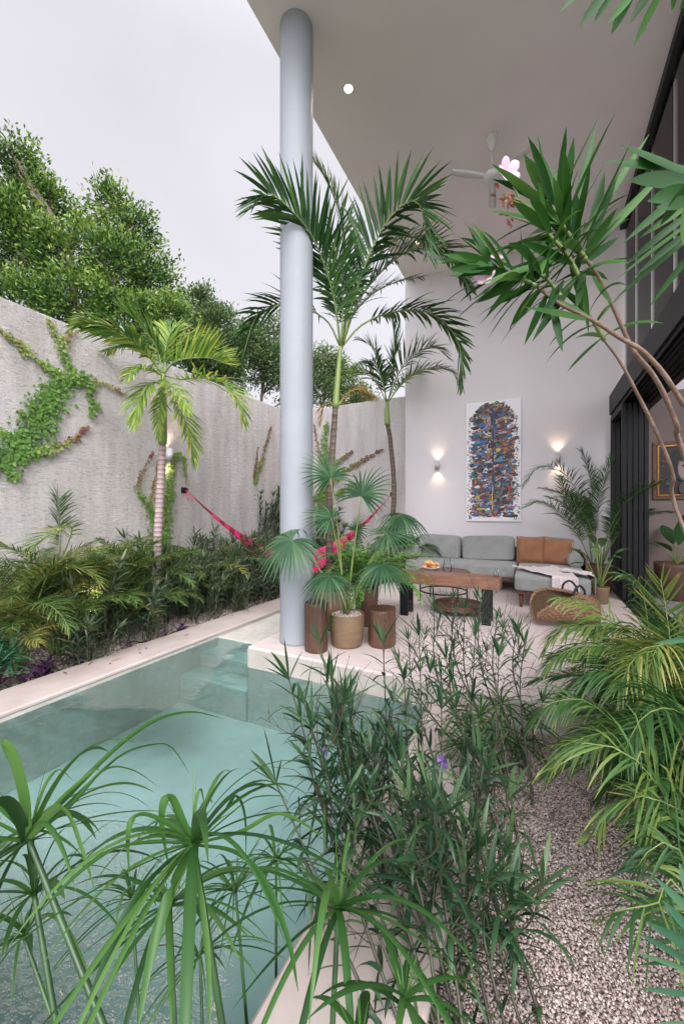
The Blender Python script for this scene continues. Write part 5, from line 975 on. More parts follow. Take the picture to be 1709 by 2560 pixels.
# feathery palm by the doors
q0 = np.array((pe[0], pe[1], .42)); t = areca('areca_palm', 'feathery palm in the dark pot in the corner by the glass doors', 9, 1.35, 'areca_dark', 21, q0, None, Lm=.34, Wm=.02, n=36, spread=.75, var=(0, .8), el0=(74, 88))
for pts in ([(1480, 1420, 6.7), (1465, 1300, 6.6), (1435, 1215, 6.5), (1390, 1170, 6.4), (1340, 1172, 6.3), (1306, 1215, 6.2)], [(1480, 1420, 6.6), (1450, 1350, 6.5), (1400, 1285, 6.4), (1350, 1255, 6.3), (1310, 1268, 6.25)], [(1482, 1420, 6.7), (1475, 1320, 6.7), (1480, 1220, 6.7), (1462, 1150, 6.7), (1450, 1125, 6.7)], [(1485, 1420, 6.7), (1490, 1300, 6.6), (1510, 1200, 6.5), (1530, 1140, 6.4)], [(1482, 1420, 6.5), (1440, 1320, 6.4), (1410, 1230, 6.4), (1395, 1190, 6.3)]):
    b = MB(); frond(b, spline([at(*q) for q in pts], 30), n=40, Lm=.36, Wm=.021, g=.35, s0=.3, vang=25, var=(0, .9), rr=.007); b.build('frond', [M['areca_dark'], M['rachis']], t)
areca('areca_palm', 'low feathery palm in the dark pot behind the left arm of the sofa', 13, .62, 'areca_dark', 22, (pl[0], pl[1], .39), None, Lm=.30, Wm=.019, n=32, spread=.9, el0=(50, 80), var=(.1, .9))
def broad(name, lab, q0, leaves, m, cat='plant'):
    t = thing(name, lab, cat, q0); q0 = np.array(q0, float)
    for (az, el, pet, ln, wd, dr) in leaves:
        a = R(az); e = R(el); d = np.array((math.cos(a) * math.cos(e), math.sin(a) * math.cos(e), math.sin(e))); h = q0 + UP * .02 + nrm(d + UP * .8) * pet; b = MB(); tube(b, spline([q0, (q0 + h) / 2 + UP * .02, h], 8), np.linspace(.011, .005, 8), 6, 1)
        strips(b, h[None], d[None], np.cross(d, UP)[None] + 1e-3, [ln], [wd], dr, 'oval', .22, np.array([.45]), 0, 10); b.build('leaf', [M[m], M['rachis']], t)
    return t
broad('mottled_plant', 'plant with pale mottled leaves in the small tan pot beside the chaise', (pd[0], pd[1], .21), [(az, el, p, .26, .12, .7) for az, el, p in ((200, 35, .35), (250, 20, .15), (300, 50, .42), (340, 15, .22), (100, 60, .45), (160, 45, .5), (20, 50, .5), (270, 65, .6), (60, 30, .3), (230, 70, .62))], 'varieg')
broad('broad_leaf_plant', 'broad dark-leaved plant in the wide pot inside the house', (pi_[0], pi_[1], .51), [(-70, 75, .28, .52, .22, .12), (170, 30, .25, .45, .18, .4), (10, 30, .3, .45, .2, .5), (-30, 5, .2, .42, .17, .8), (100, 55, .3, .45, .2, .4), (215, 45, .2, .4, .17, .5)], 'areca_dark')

# a few dry leaves fallen on the coping
fr_ = np.random.default_rng(4)
for k in range(13):
    px = fr_.uniform(60, 640); q = onX(px, 1500, XCO + fr_.uniform(.03, .25)); b = MB(); a = fr_.uniform(0, 6.28); d = np.array((math.cos(a), math.sin(a), .05))
    strips(b, np.array([[q[0], q[1], ZC + .006]]), d[None], np.cross(d, UP)[None], [fr_.uniform(.04, .09)], [.013], -.1, 'lance', .5, np.array([fr_.uniform(.4, 1)]), 0, 5)
    tag(b.build('fallen_leaf', M['palm_dead'] if k % 3 else M['purple']), 'small dry leaf fallen on the pale coping beside the left bed', 'leaf', 'dry leaves fallen on the coping')
# ================================================================ foreground: umbrella sedge
def sedge(name, lab, specs, loc, long=()):
    t = thing(name, lab, 'plant', loc, None)
    for sp in specs:
        (px, py, d), via, root, n, L_, W_, tilt = sp; n = int(n * 1.35); L_ *= 1.3; W_ *= .92; hub = at(px, py, d); 
        if via: v_ = at(*via); e_ = v_ + (v_ - hub) * max(0.05, (v_[2] + (.235 if root[2] > -.5 else .73)) / max(.05, hub[2] - v_[2])); pts = [e_, v_, hub]
        else: pts = [np.array(root, float), hub]
        P = spline(pts, 20); b = MB(); tube(b, P, np.linspace(.0075, .0055, 20) * (W_ / .018) ** .6, 8); b.build('stem', M['sedge_stem'], t)
        ax = nrm(P[-1] - P[-3] + np.array(tilt) * .3); e1 = nrm(np.cross(ax, np.array((.2, 1, .1)))); e2 = np.cross(ax, e1); a = np.arange(n) * 2.39996 + rng.uniform(0, 6); an = np.radians(rng.uniform(42, 90, n))
        D = ax * np.cos(an)[:, None] + (e1 * np.cos(a)[:, None] + e2 * np.sin(a)[:, None]) * np.sin(an)[:, None] + np.array(tilt) * .25
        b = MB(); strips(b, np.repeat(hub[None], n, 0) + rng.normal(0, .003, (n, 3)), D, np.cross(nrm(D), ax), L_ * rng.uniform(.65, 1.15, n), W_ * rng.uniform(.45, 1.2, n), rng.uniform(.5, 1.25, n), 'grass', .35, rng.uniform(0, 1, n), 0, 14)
        k = 10; a = rng.uniform(0, 6.28, k); an = np.radians(rng.uniform(10, 60, k)); D = ax * np.cos(an)[:, None] + (e1 * np.cos(a)[:, None] + e2 * np.sin(a)[:, None]) * np.sin(an)[:, None]
        strips(b, np.repeat(hub[None], k, 0), D, np.cross(D, UP), L_ * rng.uniform(.2, .45, k), .0022, .3, 'grass', .3, rng.uniform(.5, 1, k), 0, 4); b.build('leaf_whorl', M['papyrus'], t)
    if long:
        b = MB()
        for pts, w in long:      # long strap leaves that arch well beyond the whorl
            P = spline([at(*q) for q in pts], 22); T = nrm(np.gradient(P, axis=0)); sd = nrm(np.cross(T, FW * .8 + UP * .35)); nn = np.cross(sd, T); ww = w * .8 * np.interp(np.linspace(0, 1, 22), [0, .25, .6, .85, 1], [.6, 1, .85, .45, .05])[:, None] / 2
            grid(b, np.stack((P - sd * ww, P - nn * ww * .5, P + sd * ww), 1), var=float(rng.uniform(.2, .9)))
        b.build('strap_leaves', M['papyrus'], t)
    return t
Z0 = -.235
sedge('umbrella_sedge', 'large umbrella sedge with long arching leaves in the bottom left corner', [
 ((71, 2098, .88), (200, 2420, .78), (-.62, .15, Z0), 13, .32, .021, (0, 0, 0)), ((60, 2343, 1.08), (136, 2560, 1.0), (-.9, .27, Z0), 16, .26, .015, (0, 0, 0)),
 ((85, 2235, .95), (130, 2500, .88), (-.75, .2, Z0), 10, .24, .02, (0, 0, 0)), ((-60, 2180, .9), None, (-.9, .1, Z0), 12, .32, .02, (0, 0, 0))], (-.75, .2, Z0), long=[
 ([(71, 2098, .88), (170, 1990, .92), (290, 1870, .98), (390, 1800, 1.02), (480, 1780, 1.05), (560, 1798, 1.06)], .017), ([(71, 2098, .88), (60, 1990, .86), (30, 1880, .84), (10, 1860, .84), (35, 1930, .86)], .034),
 ([(75, 2095, .88), (150, 2000, .9), (230, 1930, .92), (250, 1925, .93)], .012), ([(75, 2098, .88), (190, 1990, .92), (300, 1890, .98), (380, 1862, 1.0), (430, 1870, 1.02), (478, 1942, 1.03)], .010), ([(75, 2098, .88), (180, 2010, .9), (260, 1925, .94), (330, 1925, .96), (400, 1970, .98)], .011),
 ([(71, 2098, .88), (140, 2020, .84), (175, 2035, .8), (205, 2120, .76), (240, 2235, .73)], .030), ([(71, 2098, .88), (95, 2010, .9), (120, 1950, .92), (150, 1925, .93), (185, 1955, .94)], .010), ([(71, 2098, .88), (0, 2060, .86), (-60, 2040, .85)], .02)])
sedge('umbrella_sedge', 'umbrella sedge with its leaf whorl spread over the middle of the pool edge', [
 ((483, 2109, .80), (545, 2500, .74), (-.5, .22, Z0), 18, .31, .020, (0, 0, 0)), ((425, 2262, 1.0), (436, 2540, .95), (-.72, .28, Z0), 18, .28, .015, (0, 0, 0)),
 ((589, 2229, 1.28), (610, 2480, 1.2), (-.78, .92, -.73), 20, .26, .012, (0, 0, 0)), ((690, 2150, 1.35), (690, 2400, 1.3), (-.74, 1.05, -.73), 18, .24, .011, (0, 0, 0)), ((500, 2390, 1.15), (505, 2550, 1.1), (-.8, .7, -.73), 16, .22, .010, (0, 0, 0)), ((330, 2250, 1.2), (345, 2500, 1.12), (-.98, .7, -.73), 16, .24, .011, (0, 0, 0))], (-.6, .25, Z0), long=[
 ([(483, 2109, .8), (455, 2050, .8), (430, 1995, .8), (412, 2000, .79), (404, 2060, .78), (425, 2185, .77)], .026), ([(483, 2109, .8), (486, 2030, .82), (500, 1972, .84), (512, 2015, .85)], .009), ([(483, 2109, .8), (420, 2060, .78), (355, 2035, .76), (322, 2070, .74), (322, 2190, .73)], .021),
 ([(483, 2109, .8), (380, 2105, .76), (290, 2120, .72), (200, 2180, .69), (90, 2290, .66)], .018), ([(478, 2112, .8), (390, 2180, .72), (300, 2320, .66), (190, 2590, .6)], .028), ([(480, 2115, .8), (430, 2220, .72), (380, 2380, .66), (340, 2600, .6)], .028), ([(485, 2115, .8), (500, 2220, .74), (520, 2400, .68), (525, 2600, .62)], .024),
 ([(490, 2109, .8), (600, 2080, .82), (690, 2035, .84), (760, 2060, .85), (810, 2100, .86)], .018), ([(490, 2109, .8), (570, 2040, .85), (630, 1995, .9), (700, 1990, .94), (710, 1995, .95)], .010), ([(490, 2112, .8), (590, 2130, .76), (660, 2200, .73), (720, 2350, .7), (745, 2480, .68)], .022), ([(488, 2109, .8), (560, 2030, .86), (590, 1990, .88), (612, 2040, .89), (615, 2150, .89)], .011)])
sedge('umbrella_sedge', 'bright umbrella sedge near the bottom centre in front of the coping', [
 ((845, 2273, .86), (832, 2540, .80), (-.34, .25, Z0), 18, .30, .019, (0, 0, 0)), ((1010, 2500, .66), None, (-.32, .25, Z0), 7, .15, .019, (0, 0, 0)), ((900, 2620, .62), None, (-.33, .2, Z0), 6, .16, .02, (0, 0, .2))], (-.32, .2, Z0))
sedge('umbrella_sedge', 'pale small umbrella sedge behind the dark shrubs near the terrace edge', [
 ((1290, 1855, 2.35), None, (-.12, 2.6, ZG), 18, .26, .012, (0, 0, 0)), ((1200, 1790, 2.4), None, (-.2, 2.62, ZG), 18, .26, .012, (0, 0, 0)), ((1160, 1860, 2.25), None, (-.22, 2.5, ZG), 16, .24, .012, (0, 0, 0)), ((1250, 1760, 2.5), None, (-.15, 2.75, ZG), 16, .24, .012, (0, 0, 0)), ((1330, 1800, 2.45), None, (-.02, 2.7, ZG), 16, .22, .011, (0, 0, 0))], (-.15, 2.6, ZG))
# ================================================================ foreground: tall narrow-leaved clump
def clump(lab, specs, loc, Ln, Wd, step, tw):
    t = thing('narrow_leaf_shrub', lab, 'shrub', loc); lf = MB(); twm = MB()
    for top, via, base in specs:
        ls = MB(); b_ = np.array((*base, ZG)); leafy_stem(ls, lf, [b_] + [at(*v) for v in via] + [at(*top)], Ln, Wd, step, .75, 66, r0=.0062, s0=.06, twigs=tw, tw=twm, top=int(rng.integers(4, 8)), nseg=5)
        Pm = spline([b_] + [at(*v) for v in via] + [at(*top)], 20)
        for q in range(2):
            i = rng.integers(6, 17); a = rng.uniform(0, 6.28); e = np.array((math.cos(a), math.sin(a), 0)); l = rng.uniform(.12, .26); leafy_stem(ls, lf, [Pm[i], Pm[i] + e * l * .35 + UP * l * .35, Pm[i] + e * l * .5 + UP * l * .9], Ln * .85, Wd * .9, step, .7, 62, r0=.0032, s0=.15, twigs=1, tw=twm, top=5, nseg=4)
        ls.build('stem', M['rachis_d'], t)
    lf.build('foliage', M['ruellia'], t); twm.build('flower_stalk', M['rachis_d'], t); return t
clump('tall dark narrow-leaved shrub leaning over the pool, leftmost of the foreground clump', [
 ((800, 1610, 1.75), [(834, 1715, 1.7), (868, 1860, 1.62), (892, 2100, 1.42)], (-.27, 1.15)), ((722, 1700, 1.6), [(790, 1960, 1.5), (860, 2200, 1.35)], (-.27, 1.0)), ((690, 1960, 1.4), [(760, 2150, 1.3), (860, 2350, 1.2)], (-.26, .95)), ((830, 1700, 1.8), [(880, 1880, 1.7), (950, 2120, 1.5)], (-.25, 1.25)), ((760, 1760, 1.65), [(830, 1980, 1.5)], (-.27, 1.1)),
 ((870, 1760, 1.85), [(900, 1950, 1.7), (960, 2180, 1.5)], (-.25, 1.3)), ((780, 1820, 1.5), [(850, 2080, 1.4)], (-.26, 1.05)), ((930, 1900, 1.5), [(960, 2150, 1.4)], (-.24, 1.1))], (-.26, 1.1, ZG), .205, .0170, .054, 4)
clump('tall dark narrow-leaved shrub in the middle of the foreground clump, over the coping', [
 ((957, 1610, 1.95), [(974, 1802, 1.85), (974, 1996, 1.7)], (-.24, 1.5)), ((1047, 1590, 2.1), [(1049, 1802, 2.0), (1060, 2000, 1.8)], (-.24, 1.65)), ((1103, 1773, 1.7), [(1096, 1996, 1.6), (1105, 2200, 1.5)], (-.2, 1.25)),
 ((1010, 1700, 1.8), [(1030, 1950, 1.7)], (-.22, 1.4)), ((1000, 1900, 1.45), [(1040, 2150, 1.35)], (-.2, 1.15)), ((1080, 2000, 1.35), [(1100, 2200, 1.3)], (-.16, 1.1)), ((1010, 2120, 1.25), [(1060, 2280, 1.2)], (-.2, 1.0))], (-.22, 1.4, ZG), .205, .0170, .054, 4)
clump('tall dark narrow-leaved shrub on the right of the foreground clump, before the terrace', [
 ((1188, 1589, 2.2), [(1170, 1760, 2.1), (1165, 1950, 2.0)], (-.18, 1.95)), ((1246, 1642, 2.0), [(1245, 1800, 1.95), (1235, 2000, 1.8)], (-.05, 1.75)), ((1310, 1610, 2.4), [(1300, 1740, 2.35)], (-.02, 2.2)), ((1130, 1560, 2.4), [(1130, 1760, 2.3)], (-.22, 2.2)),
 ((1200, 1900, 1.6), [(1195, 2100, 1.5)], (-.05, 1.35)), ((1270, 2000, 1.5), [(1250, 2180, 1.4)], (.02, 1.25)), ((1160, 2100, 1.35), [(1170, 2280, 1.3)], (-.1, 1.15)), ((1230, 2230, 1.25), [(1210, 2350, 1.22)], (-.03, 1.1)), ((1100, 2180, 1.25), [(1120, 2320, 1.2)], (-.14, 1.02)), ((1290, 2280, 1.25), [(1250, 2380, 1.2)], (.03, 1.1))], (-.1, 1.7, ZG), .205, .0170, .054, 4)
clump('thin-leaved shrub with many fine flower stalks in front of the bench', [
 ((1085, 1530, 2.55), [(1095, 1700, 2.45)], (-.25, 2.45)), ((1160, 1520, 2.6), [(1165, 1700, 2.5)], (-.2, 2.5)), ((1240, 1550, 2.6), [(1235, 1700, 2.5)], (-.05, 2.5)), ((1020, 1600, 2.4), [(1045, 1740, 2.3)], (-.25, 2.3)), ((1200, 1500, 2.7), [(1200, 1660, 2.6)], (-.14, 2.65)), ((1290, 1570, 2.6), [(1285, 1700, 2.55)], (.05, 2.6)), ((1130, 1500, 2.65), [(1140, 1660, 2.6)], (-.22, 2.65))], (-.15, 2.5, ZG), .135, .0115, .036, 11)
def flower(name, lab, c_, ax, r_, m, cen=(.9, .25, .5), n=5):
    t = thing(name, lab, 'flower', c_); ax = nrm(np.array(ax, float)); e1 = nrm(np.cross(ax, UP)); e2 = np.cross(ax, e1); a = np.arange(n) * 6.283 / n + rng.uniform(0, 1); D = nrm(e1 * np.cos(a)[:, None] + e2 * np.sin(a)[:, None] + ax * .45)
    b = MB(); strips(b, np.repeat(np.array(c_)[None], n, 0), D, np.cross(D, ax), r_, r_ * .78, .12, 'petal', .25, rng.uniform(0, 1, n), 0, 6); b.build('petals', M[m], t); return t
flower('violet_flower', 'small violet flower among the dark narrow leaves over the coping', at(1108, 1905, 1.6), (-.3, -1, .2), .03, 'purple_petal')
flower('violet_flower', 'small violet flower low on the coping near the bottom of the picture', at(690, 2500, 1.25), (0, -1, .5), .025, 'purple_petal')
flower('violet_flower', 'pinkish violet bud of a flower hanging over the pool', at(812, 1880, 1.5), (0, -1, .5), .016, 'purple_petal')
# ================================================================ foreground right: feathery palms
def px_palm(lab, loc, fronds, grp=None, extra=0):
    t = thing('areca_palm', lab, 'palm', loc, grp); L0 = np.array(loc, float)
    for pts, o in fronds:
        m = o.pop('m', 'areca'); b = MB(); P = spline([L0] + [at(*q) for q in pts] if not o.pop('free', 0) else [at(*q) for q in pts], 34); d = dict(n=48, Lm=.3, Wm=.019, g=.7, s0=.34, vang=16, rr=.006, a0=62, a1=30); d.update(o); d['Lm'] *= 1.15; d['g'] = max(d['g'], .65) if d['n'] > 20 else d['g']; frond(b, P, **d); b.build('frond', [M[m], M['rachis']], t)
    rr_ = np.random.default_rng(int(abs(loc[0]) * 1000))
    for k in range(extra):
        a = rr_.uniform(R(95), R(255)); P = arc(L0 + rr_.normal(0, .05, 3) * (1, 1, 0), a, R(rr_.uniform(58, 84)), rr_.uniform(.8, 1.25), rr_.uniform(1.2, 2.2), 16, rr_.uniform(-.4, .4)); b = MB(); frond(b, P, n=44, Lm=.28, Wm=.016, g=.45, s0=.3, vang=24, rr=.006, nseg=3, var=(0, .7)); b.build('frond', [M['areca_dark' if k % 3 else 'areca'], M['rachis']], t)
    return t
px_palm('large arching feathery palm at the right edge in front of the terrace', (.98, 2.15, ZG), [
 ([(1760, 1830, 1.75), (1648, 1732, 1.9), (1575, 1690, 1.95), (1490, 1675, 1.98), (1420, 1720, 2.0)], dict(n=46, Lm=.36, Wm=.016, g=.35, var=(0, .6))),
 ([(1730, 1900, 1.7), (1620, 1845, 1.75), (1545, 1815, 1.8), (1460, 1750, 1.85), (1370, 1760, 1.85), (1330, 1800, 1.85)], dict(n=50, Lm=.28, Wm=.017, var=(.1, .8))),
 ([(1740, 1950, 1.6), (1648, 1870, 1.6), (1560, 1838, 1.6), (1490, 1835, 1.6), (1400, 1868, 1.6)], dict(n=44, Lm=.30, Wm=.02, var=(.2, .9))),
 ([(1760, 1900, 1.6), (1720, 1800, 1.55), (1660, 1770, 1.5), (1600, 1800, 1.45), (1560, 1880, 1.4)], dict(n=44, Lm=.30, Wm=.019, g=.5, var=(0, .5))),
 ([(1760, 2050, 1.5), (1700, 1960, 1.45), (1620, 1950, 1.4), (1560, 2000, 1.4)], dict(n=42, Lm=.28, Wm=.018, g=.5, m='areca_dark')),
 ([(1760, 2150, 1.5), (1700, 2050, 1.45), (1640, 2050, 1.45), (1590, 2100, 1.45)], dict(n=39, Lm=.26, Wm=.017, g=.5, m='areca_dark')),
 ([(1760, 1950, 1.8), (1650, 1900, 1.85), (1560, 1920, 1.9), (1500, 1980, 1.95)], dict(n=44, Lm=.3, Wm=.02, g=.5, m='areca_dark')),
 ([(1770, 1850, 1.9), (1700, 1750, 2.0), (1640, 1800, 2.1), (1610, 1900, 2.1)], dict(n=42, Lm=.3, Wm=.02, g=.5, m='areca_dark')),
 ([(1740, 1800, 2.0), (1680, 1700, 2.1), (1610, 1660, 2.2), (1540, 1690, 2.2), (1490, 1750, 2.2)], dict(n=47, Lm=.3, Wm=.02, var=(.1, .9)))], extra=16)
px_palm('yellow-green feathery palm beside the terrace edge below the basket bag', (.85, 2.8, ZG), [
 ([(1650, 1720, 2.3), (1620, 1606, 2.4), (1533, 1567, 2.5), (1464, 1565, 2.5), (1396, 1578, 2.5), (1364, 1620, 2.5)], dict(n=53, Lm=.30, Wm=.016, var=(.4, 1))),
 ([(1660, 1720, 2.2), (1610, 1640, 2.25), (1520, 1615, 2.3), (1430, 1620, 2.3), (1365, 1665, 2.3)], dict(n=53, Lm=.30, Wm=.018, var=(.2, .9))),
 ([(1640, 1740, 2.4), (1590, 1600, 2.6), (1540, 1568, 2.7), (1497, 1528, 2.75), (1455, 1507, 2.8), (1395, 1494, 2.85)], dict(n=24, Lm=.30, Wm=.019, var=(.7, 1), s0=.5, g=.2, vang=10)),
 ([(1665, 1720, 2.2), (1630, 1620, 2.15), (1615, 1530, 2.15), (1600, 1470, 2.15), (1560, 1440, 2.2)], dict(n=47, Lm=.28, Wm=.017, var=(0, .7), m='areca')),
 ([(1690, 1700, 2.0), (1672, 1580, 2.0), (1660, 1500, 2.0), (1650, 1450, 2.0)], dict(n=14, Lm=.26, Wm=.019, var=(.6, 1), vang=10, s0=.6, g=0)),
 ([(1700, 1720, 2.1), (1690, 1600, 2.1), (1730, 1530, 2.1)], dict(n=36, Lm=.3, Wm=.018, var=(.3, .9))),
 ([(1680, 1740, 2.0), (1640, 1640, 1.95), (1590, 1640, 1.9), (1545, 1720, 1.85)], dict(n=42, Lm=.30, Wm=.017, var=(.5, 1.1))),
 ([(1690, 1740, 2.1), (1700, 1640, 2.0), (1650, 1610, 1.9), (1620, 1680, 1.85), (1610, 1760, 1.8)], dict(n=39, Lm=.28, Wm=.02, var=(.6, 1.1))),
 ([(1690, 1750, 2.2), (1600, 1680, 2.3), (1500, 1680, 2.4), (1440, 1740, 2.4)], dict(n=47, Lm=.3, Wm=.019, var=(0, .8))),
 ([(1700, 1800, 2.3), (1640, 1760, 2.3), (1560, 1780, 2.3), (1500, 1850, 2.3)], dict(n=44, Lm=.3, Wm=.019, m='areca_dark'))], extra=9)
px_palm('drooping feathery palm low at the right with leaflets hanging over the gravel', (.62, .95, ZG), [
 ([(1720, 2250, 1.15), (1640, 2262, 1.12), (1580, 2270, 1.1), (1530, 2282, 1.1)], dict(n=9, Lm=.27, Wm=.019, g=.75, var=(.0, .8), s0=.62, vang=-10)),
 ([(1740, 2100, 1.3), (1680, 2020, 1.3), (1600, 1990, 1.3), (1530, 2020, 1.3), (1490, 2090, 1.3)], dict(n=22, Lm=.26, Wm=.02, g=.6, var=(.2, .9))),
 ([(1720, 2100, 1.35), (1640, 1960, 1.35), (1560, 1880, 1.35), (1450, 1860, 1.4), (1370, 1930, 1.4)], dict(n=20, Lm=.28, Wm=.018, g=.6, var=(.5, 1))),
 ([(1750, 2300, 1.2), (1700, 2130, 1.2), (1640, 2110, 1.2), (1590, 2170, 1.2)], dict(n=22, Lm=.24, Wm=.02, g=.6, m='areca_dark'))])
# ================================================================ oleander
def twig_leaves(b, P, L_, W_, whorls, s0=.35, g=.12, ang=(70, 28), k=3, var=(0, 1)):
    T = nrm(np.gradient(P, axis=0)); n = len(P); e1 = nrm(np.cross(T, np.array((.3, .5, .8)))); e2 = np.cross(T, e1); a0 = rng.uniform(0, 6)
    for w in range(whorls):
        s = s0 + (1 - s0) * w / max(1, whorls - 1); i = min(n - 1, int(s * (n - 1))); a = a0 + w * 1.05 + np.arange(k) * 6.283 / k + rng.normal(0, .2, k); an = np.radians(ang[0] + (ang[1] - ang[0]) * (s - s0) / (1 - s0) + rng.normal(0, 9, k))
        D = T[i] * np.cos(an)[:, None] + (e1[i] * np.cos(a)[:, None] + e2[i] * np.sin(a)[:, None]) * np.sin(an)[:, None]
        strips(b, np.repeat(P[i][None], k, 0), D, np.cross(D, T[i]), L_ * rng.uniform(.75, 1.1, k) * (1 if w < whorls - 1 else .8), W_ * rng.uniform(.85, 1.1, k), g * rng.uniform(.2, 2, k), 'lance', .28, rng.uniform(*var, k), 0, 8)
ol = thing('oleander_shrub', 'oleander with long dark leaves and pink flowers reaching in from the right edge', 'shrub', (.75, .85, ZG))
def br(pts, r0, r1, m='twig', ret=True):
    P = spline([np.array(q, float) if len(q) == 3 and isinstance(q, np.ndarray) else at(*q) for q in pts], 30); b = MB(); tube(b, P, np.linspace(r0, r1, 30) * (1 + .06 * np.sin(np.arange(30) * 1.9)), 10); b.build('branch', M[m], ol); return P
g0 = np.array((.75, .85, ZG)); g1 = np.array((.70, .9, ZG))
br([g0, (1760, 1260, .98), (1690, 1060, .95), (1640, 950, .92), (1585, 880, .9), (1560, 830, .9), (1500, 700, .88), (1458, 640, .86)], .0068, .0035)
br([g1, (1790, 1200, .93), (1700, 1000, .9), (1620, 890, .88), (1550, 845, .87), (1480, 800, .86), (1400, 760, .86), (1340, 715, .86)], .0064, .0033)
br([g0, (1740, 1400, 1.05), (1680, 1180, 1.02), (1630, 1060, 1.0), (1590, 980, .98), (1550, 905, .96), (1510, 850, .95)], .0055, .003)
tips = [([(1458, 640, .86), (1425, 590, .86), (1395, 545, .86), (1372, 500, .86)], .175, .021, 7, (75, 22), .22, 4), ([(1462, 650, .86), (1462, 630, .87), (1470, 605, .88)], .19, .020, 3, (40, 25), .1, 3),
        ([(1450, 700, .87), (1420, 640, .86), (1385, 600, .85), (1365, 575, .85)], .155, .018, 6, (80, 40), .4, 3),
        ([(1340, 715, .86), (1300, 695, .87), (1260, 680, .88), (1235, 668, .88)], .155, .017, 6, (70, 22), .25, 4), ([(1400, 740, .86), (1370, 700, .86), (1340, 680, .87)], .155, .017, 5, (80, 35), .7, 4),
        ([(1510, 850, .95), (1480, 800, .93), (1455, 765, .92)], .13, .015, 4, (80, 40), .6, 3)]
for pts, L_, W_, wh, ang, g, k in tips:
    P = br(pts, .005, .003, 'rachis'); b = MB(); twig_leaves(b, P, L_, W_, wh, .1, g, ang, k); b.build('leaf_cluster', M['oleander'], ol)
# explicit long leaves that read strongly
b = MB()
for (p, q, w) in (((1420, 600), (1490, 307), .019), ((1410, 500), (1433, 345), .018), ((1412, 590), (1386, 422), .023), ((1440, 610), (1440, 478), .020), ((1450, 600), (1617, 337), .019), ((1475, 625), (1666, 420), .019), ((1385, 545), (1272, 437), .019), ((1395, 560), (1222, 522), .019), ((1400, 585), (1265, 535), .017), ((1418, 605), (1238, 618), .017), ((1435, 640), (1278, 665), .018), ((1385, 500), (1357, 390), .018), ((1230, 665), (1173, 565), .019), ((1230, 668), (1107, 632), .018), ((1215, 672), (1125, 672), .018), ((1380, 760), (1405, 878), .017), ((1460, 680), (1440, 770), .019), ((1470, 790), (1370, 740), .017), ((1475, 800), (1315, 765), .016), ((1330, 715), (1240, 760), .02), ((1350, 720), (1275, 815), .02), ((1370, 730), (1310, 860), .02), ((1300, 700), (1190, 755), .019), ((1290, 700), (1215, 790), .018), ((1400, 620), (1180, 745), .019), ((1420, 640), (1200, 705), .019), ((1340, 700), (1225, 640), .02), ((1440, 690), (1330, 850), .02), ((1410, 700), (1350, 800), .018), ((1390, 640), (1290, 740), .019), ((1455, 660), (1545, 590), .018), ((1460, 640), (1540, 520), .02), ((1400, 560), (1330, 470), .019), ((1480, 690), (1530, 760), .016), ((1430, 660), (1300, 600), .019), ((1460, 700), (1470, 830), .018)):
    A_ = at(*p, .86); B_ = at(*q, .86 + rng.uniform(-.05, .08)); d = B_ - A_; l = np.linalg.norm(d); strips(b, A_[None], (d + UP * .03 * l)[None], np.cross(d, FW + rng.normal(0, .3, 3))[None], [l * 1.02], [w], .06, 'lance', .28, rng.uniform(.1, .9, 1), 0, 10)
b.build('leaf_cluster', M['oleander'], ol)
flower('oleander_flower', 'open pink oleander flower in front of the ceiling fan', at(1266, 432, .86), -FW + RT * .2, .030, 'petal'); flower('oleander_flower', 'pink oleander flower half hidden by leaves, lower left of the open one', at(1212, 692, .88), -FW - RT * .4, .024, 'petal'); flower('oleander_flower', 'small pink oleander blossom just above the half hidden one', at(1240, 648, .89), UP - FW, .02, 'petal')
b = MB(); tube(b, spline([at(1300, 500, .86), at(1285, 470, .86), at(1266, 440, .86)], 8), .0022, 6); tube(b, spline([at(1340, 530, .86), at(1310, 505, .86), at(1260, 490, .86)], 8), .0026, 6); tube(b, spline([at(1370, 500, .86), at(1330, 520, .86), at(1300, 500, .86)], 8), .003, 6); b.build('flower_stalk', M['rachis'], ol)
b = MB()
for k in range(26):
    q = at(1262 + rng.normal(0, 13), 490 + rng.normal(0, 14), .86 + rng.normal(0, .01)) if k < 18 else at(1268 + rng.normal(0, 7), 540 + rng.normal(0, 10), .86); d = nrm(rng.normal(0, 1, 3) - UP); strips(b, q[None], d[None], nrm(rng.normal(0, 1, 3))[None], [.017], [.009], .4, 'petal', .8, nseg=3)
b.build('withered_blossoms', M['withered'], ol)
ol2 = thing('oleander_shrub', 'second oleander with leaves entering at the upper right corner of the picture', 'shrub', (.95, .75, ZG))
b = MB(); tube(b, spline([(.95, .75, ZG), at(1900, 900, .9), at(1850, 500, .8), at(1740, 440, .75)], 24), np.linspace(.014, .005, 24), 8); tube(b, spline([at(1850, 500, .8), at(1820, 100, .8), at(1700, -90, .8), at(1560, -70, .8)], 20), np.linspace(.008, .003, 20), 8); b.build('branch', M['twig'], ol2)
b = MB()
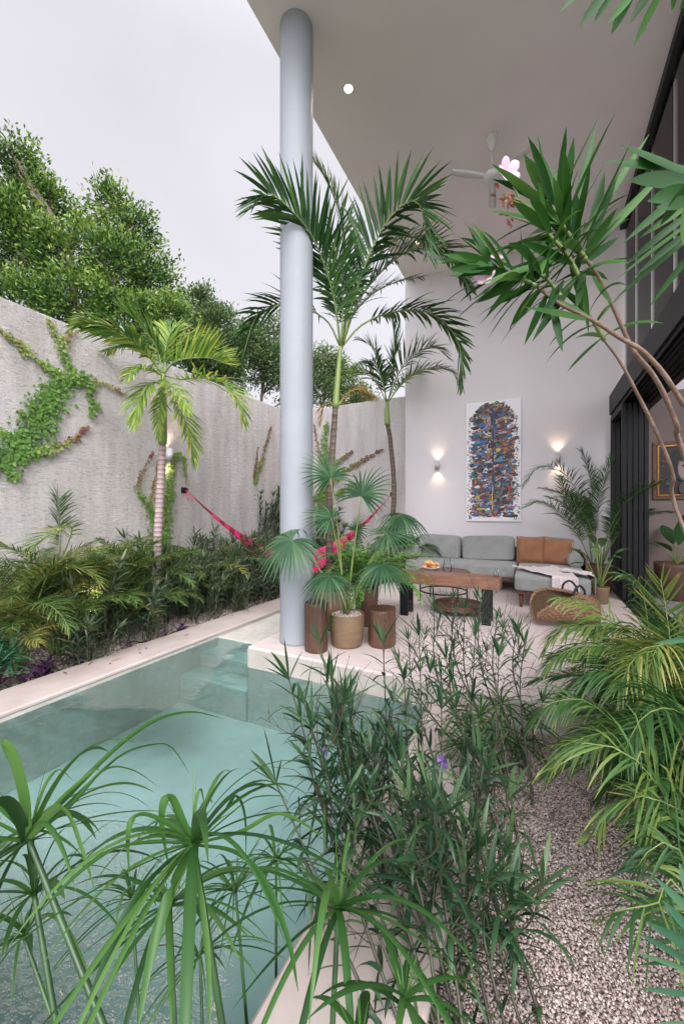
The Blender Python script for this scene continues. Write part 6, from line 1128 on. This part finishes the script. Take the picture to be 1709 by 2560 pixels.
for (p, q, w, d0) in (((1730, 440), (1553, 358), .036, .74), ((1735, 425), (1514, 400), .026, .76), ((1725, 450), (1572, 447), .034, .74), ((1730, 470), (1620, 500), .03, .72), ((1740, 440), (1650, 560), .03, .7), ((1740, 470), (1706, 610), .03, .7), ((1735, 500), (1640, 515), .03, .7), ((1735, 460), (1560, 600), .020, .9), ((1740, 520), (1560, 660), .018, .95), ((1740, 545), (1545, 690), .016, .95), ((1740, 580), (1535, 745), .016, .98), ((1740, 620), (1625, 760), .018, .9), ((1740, 500), (1600, 590), .018, .9), ((1745, 560), (1580, 690), .015, .96),
                     ((1470, -30), (1398, 26), .018, .8), ((1530, -40), (1448, 62), .020, .8), ((1540, -30), (1484, 55), .018, .8), ((1590, -40), (1526, 84), .020, .8), ((1600, -40), (1520, 55), .016, .8), ((1640, -50), (1572, 58), .018, .8), ((1660, -40), (1583, 112), .016, .8), ((1690, -40), (1678, 22), .022, .8), ((1740, -30), (1700, 20), .02, .8)):
    A_ = at(*p, d0); B_ = at(*q, d0 + rng.uniform(-.03, .06)); d = B_ - A_; l = np.linalg.norm(d); strips(b, A_[None], (d + UP * .04 * l)[None], np.cross(d, FW + rng.normal(0, .3, 3))[None], [l * 1.03], [w], .08, 'lance', .28, rng.uniform(.1, .9, 1), 0, 10)
b.build('leaf_cluster', M['oleander'], ol2)
rz = thing('lance_leaf_shrub', 'bluish lance-leaved shrub poking in at the bottom right corner', 'shrub', (.75, .55, ZG)); b = MB(); tube(b, spline([(.75, .55, ZG), at(1800, 2450, .8), at(1760, 2300, .85)], 10), .007, 8); b.build('stem', M['twig'], rz); b = MB()
for (p, q, w) in (((1760, 2320), (1640, 2190), .020), ((1770, 2400), (1620, 2300), .03), ((1770, 2450), (1590, 2375), .020), ((1770, 2500), (1600, 2465), .03), ((1780, 2560), (1615, 2556), .020), ((1740, 2300), (1700, 2160), .02), ((1730, 1600), (1635, 1606), .016), ((1740, 2350), (1660, 2250), .02), ((1740, 2420), (1600, 2330), .02)):
    A_ = at(*p, .85); B_ = at(*q, .85); d = B_ - A_; l = np.linalg.norm(d); strips(b, A_[None], (d + UP * .05 * l)[None], np.cross(d, FW + UP * .4)[None], [l * 1.03], [w], .12, 'lance', .28, rng.uniform(.1, .9, 1), 0, 10)
b.build('leaf_cluster', M['blue'], rz)
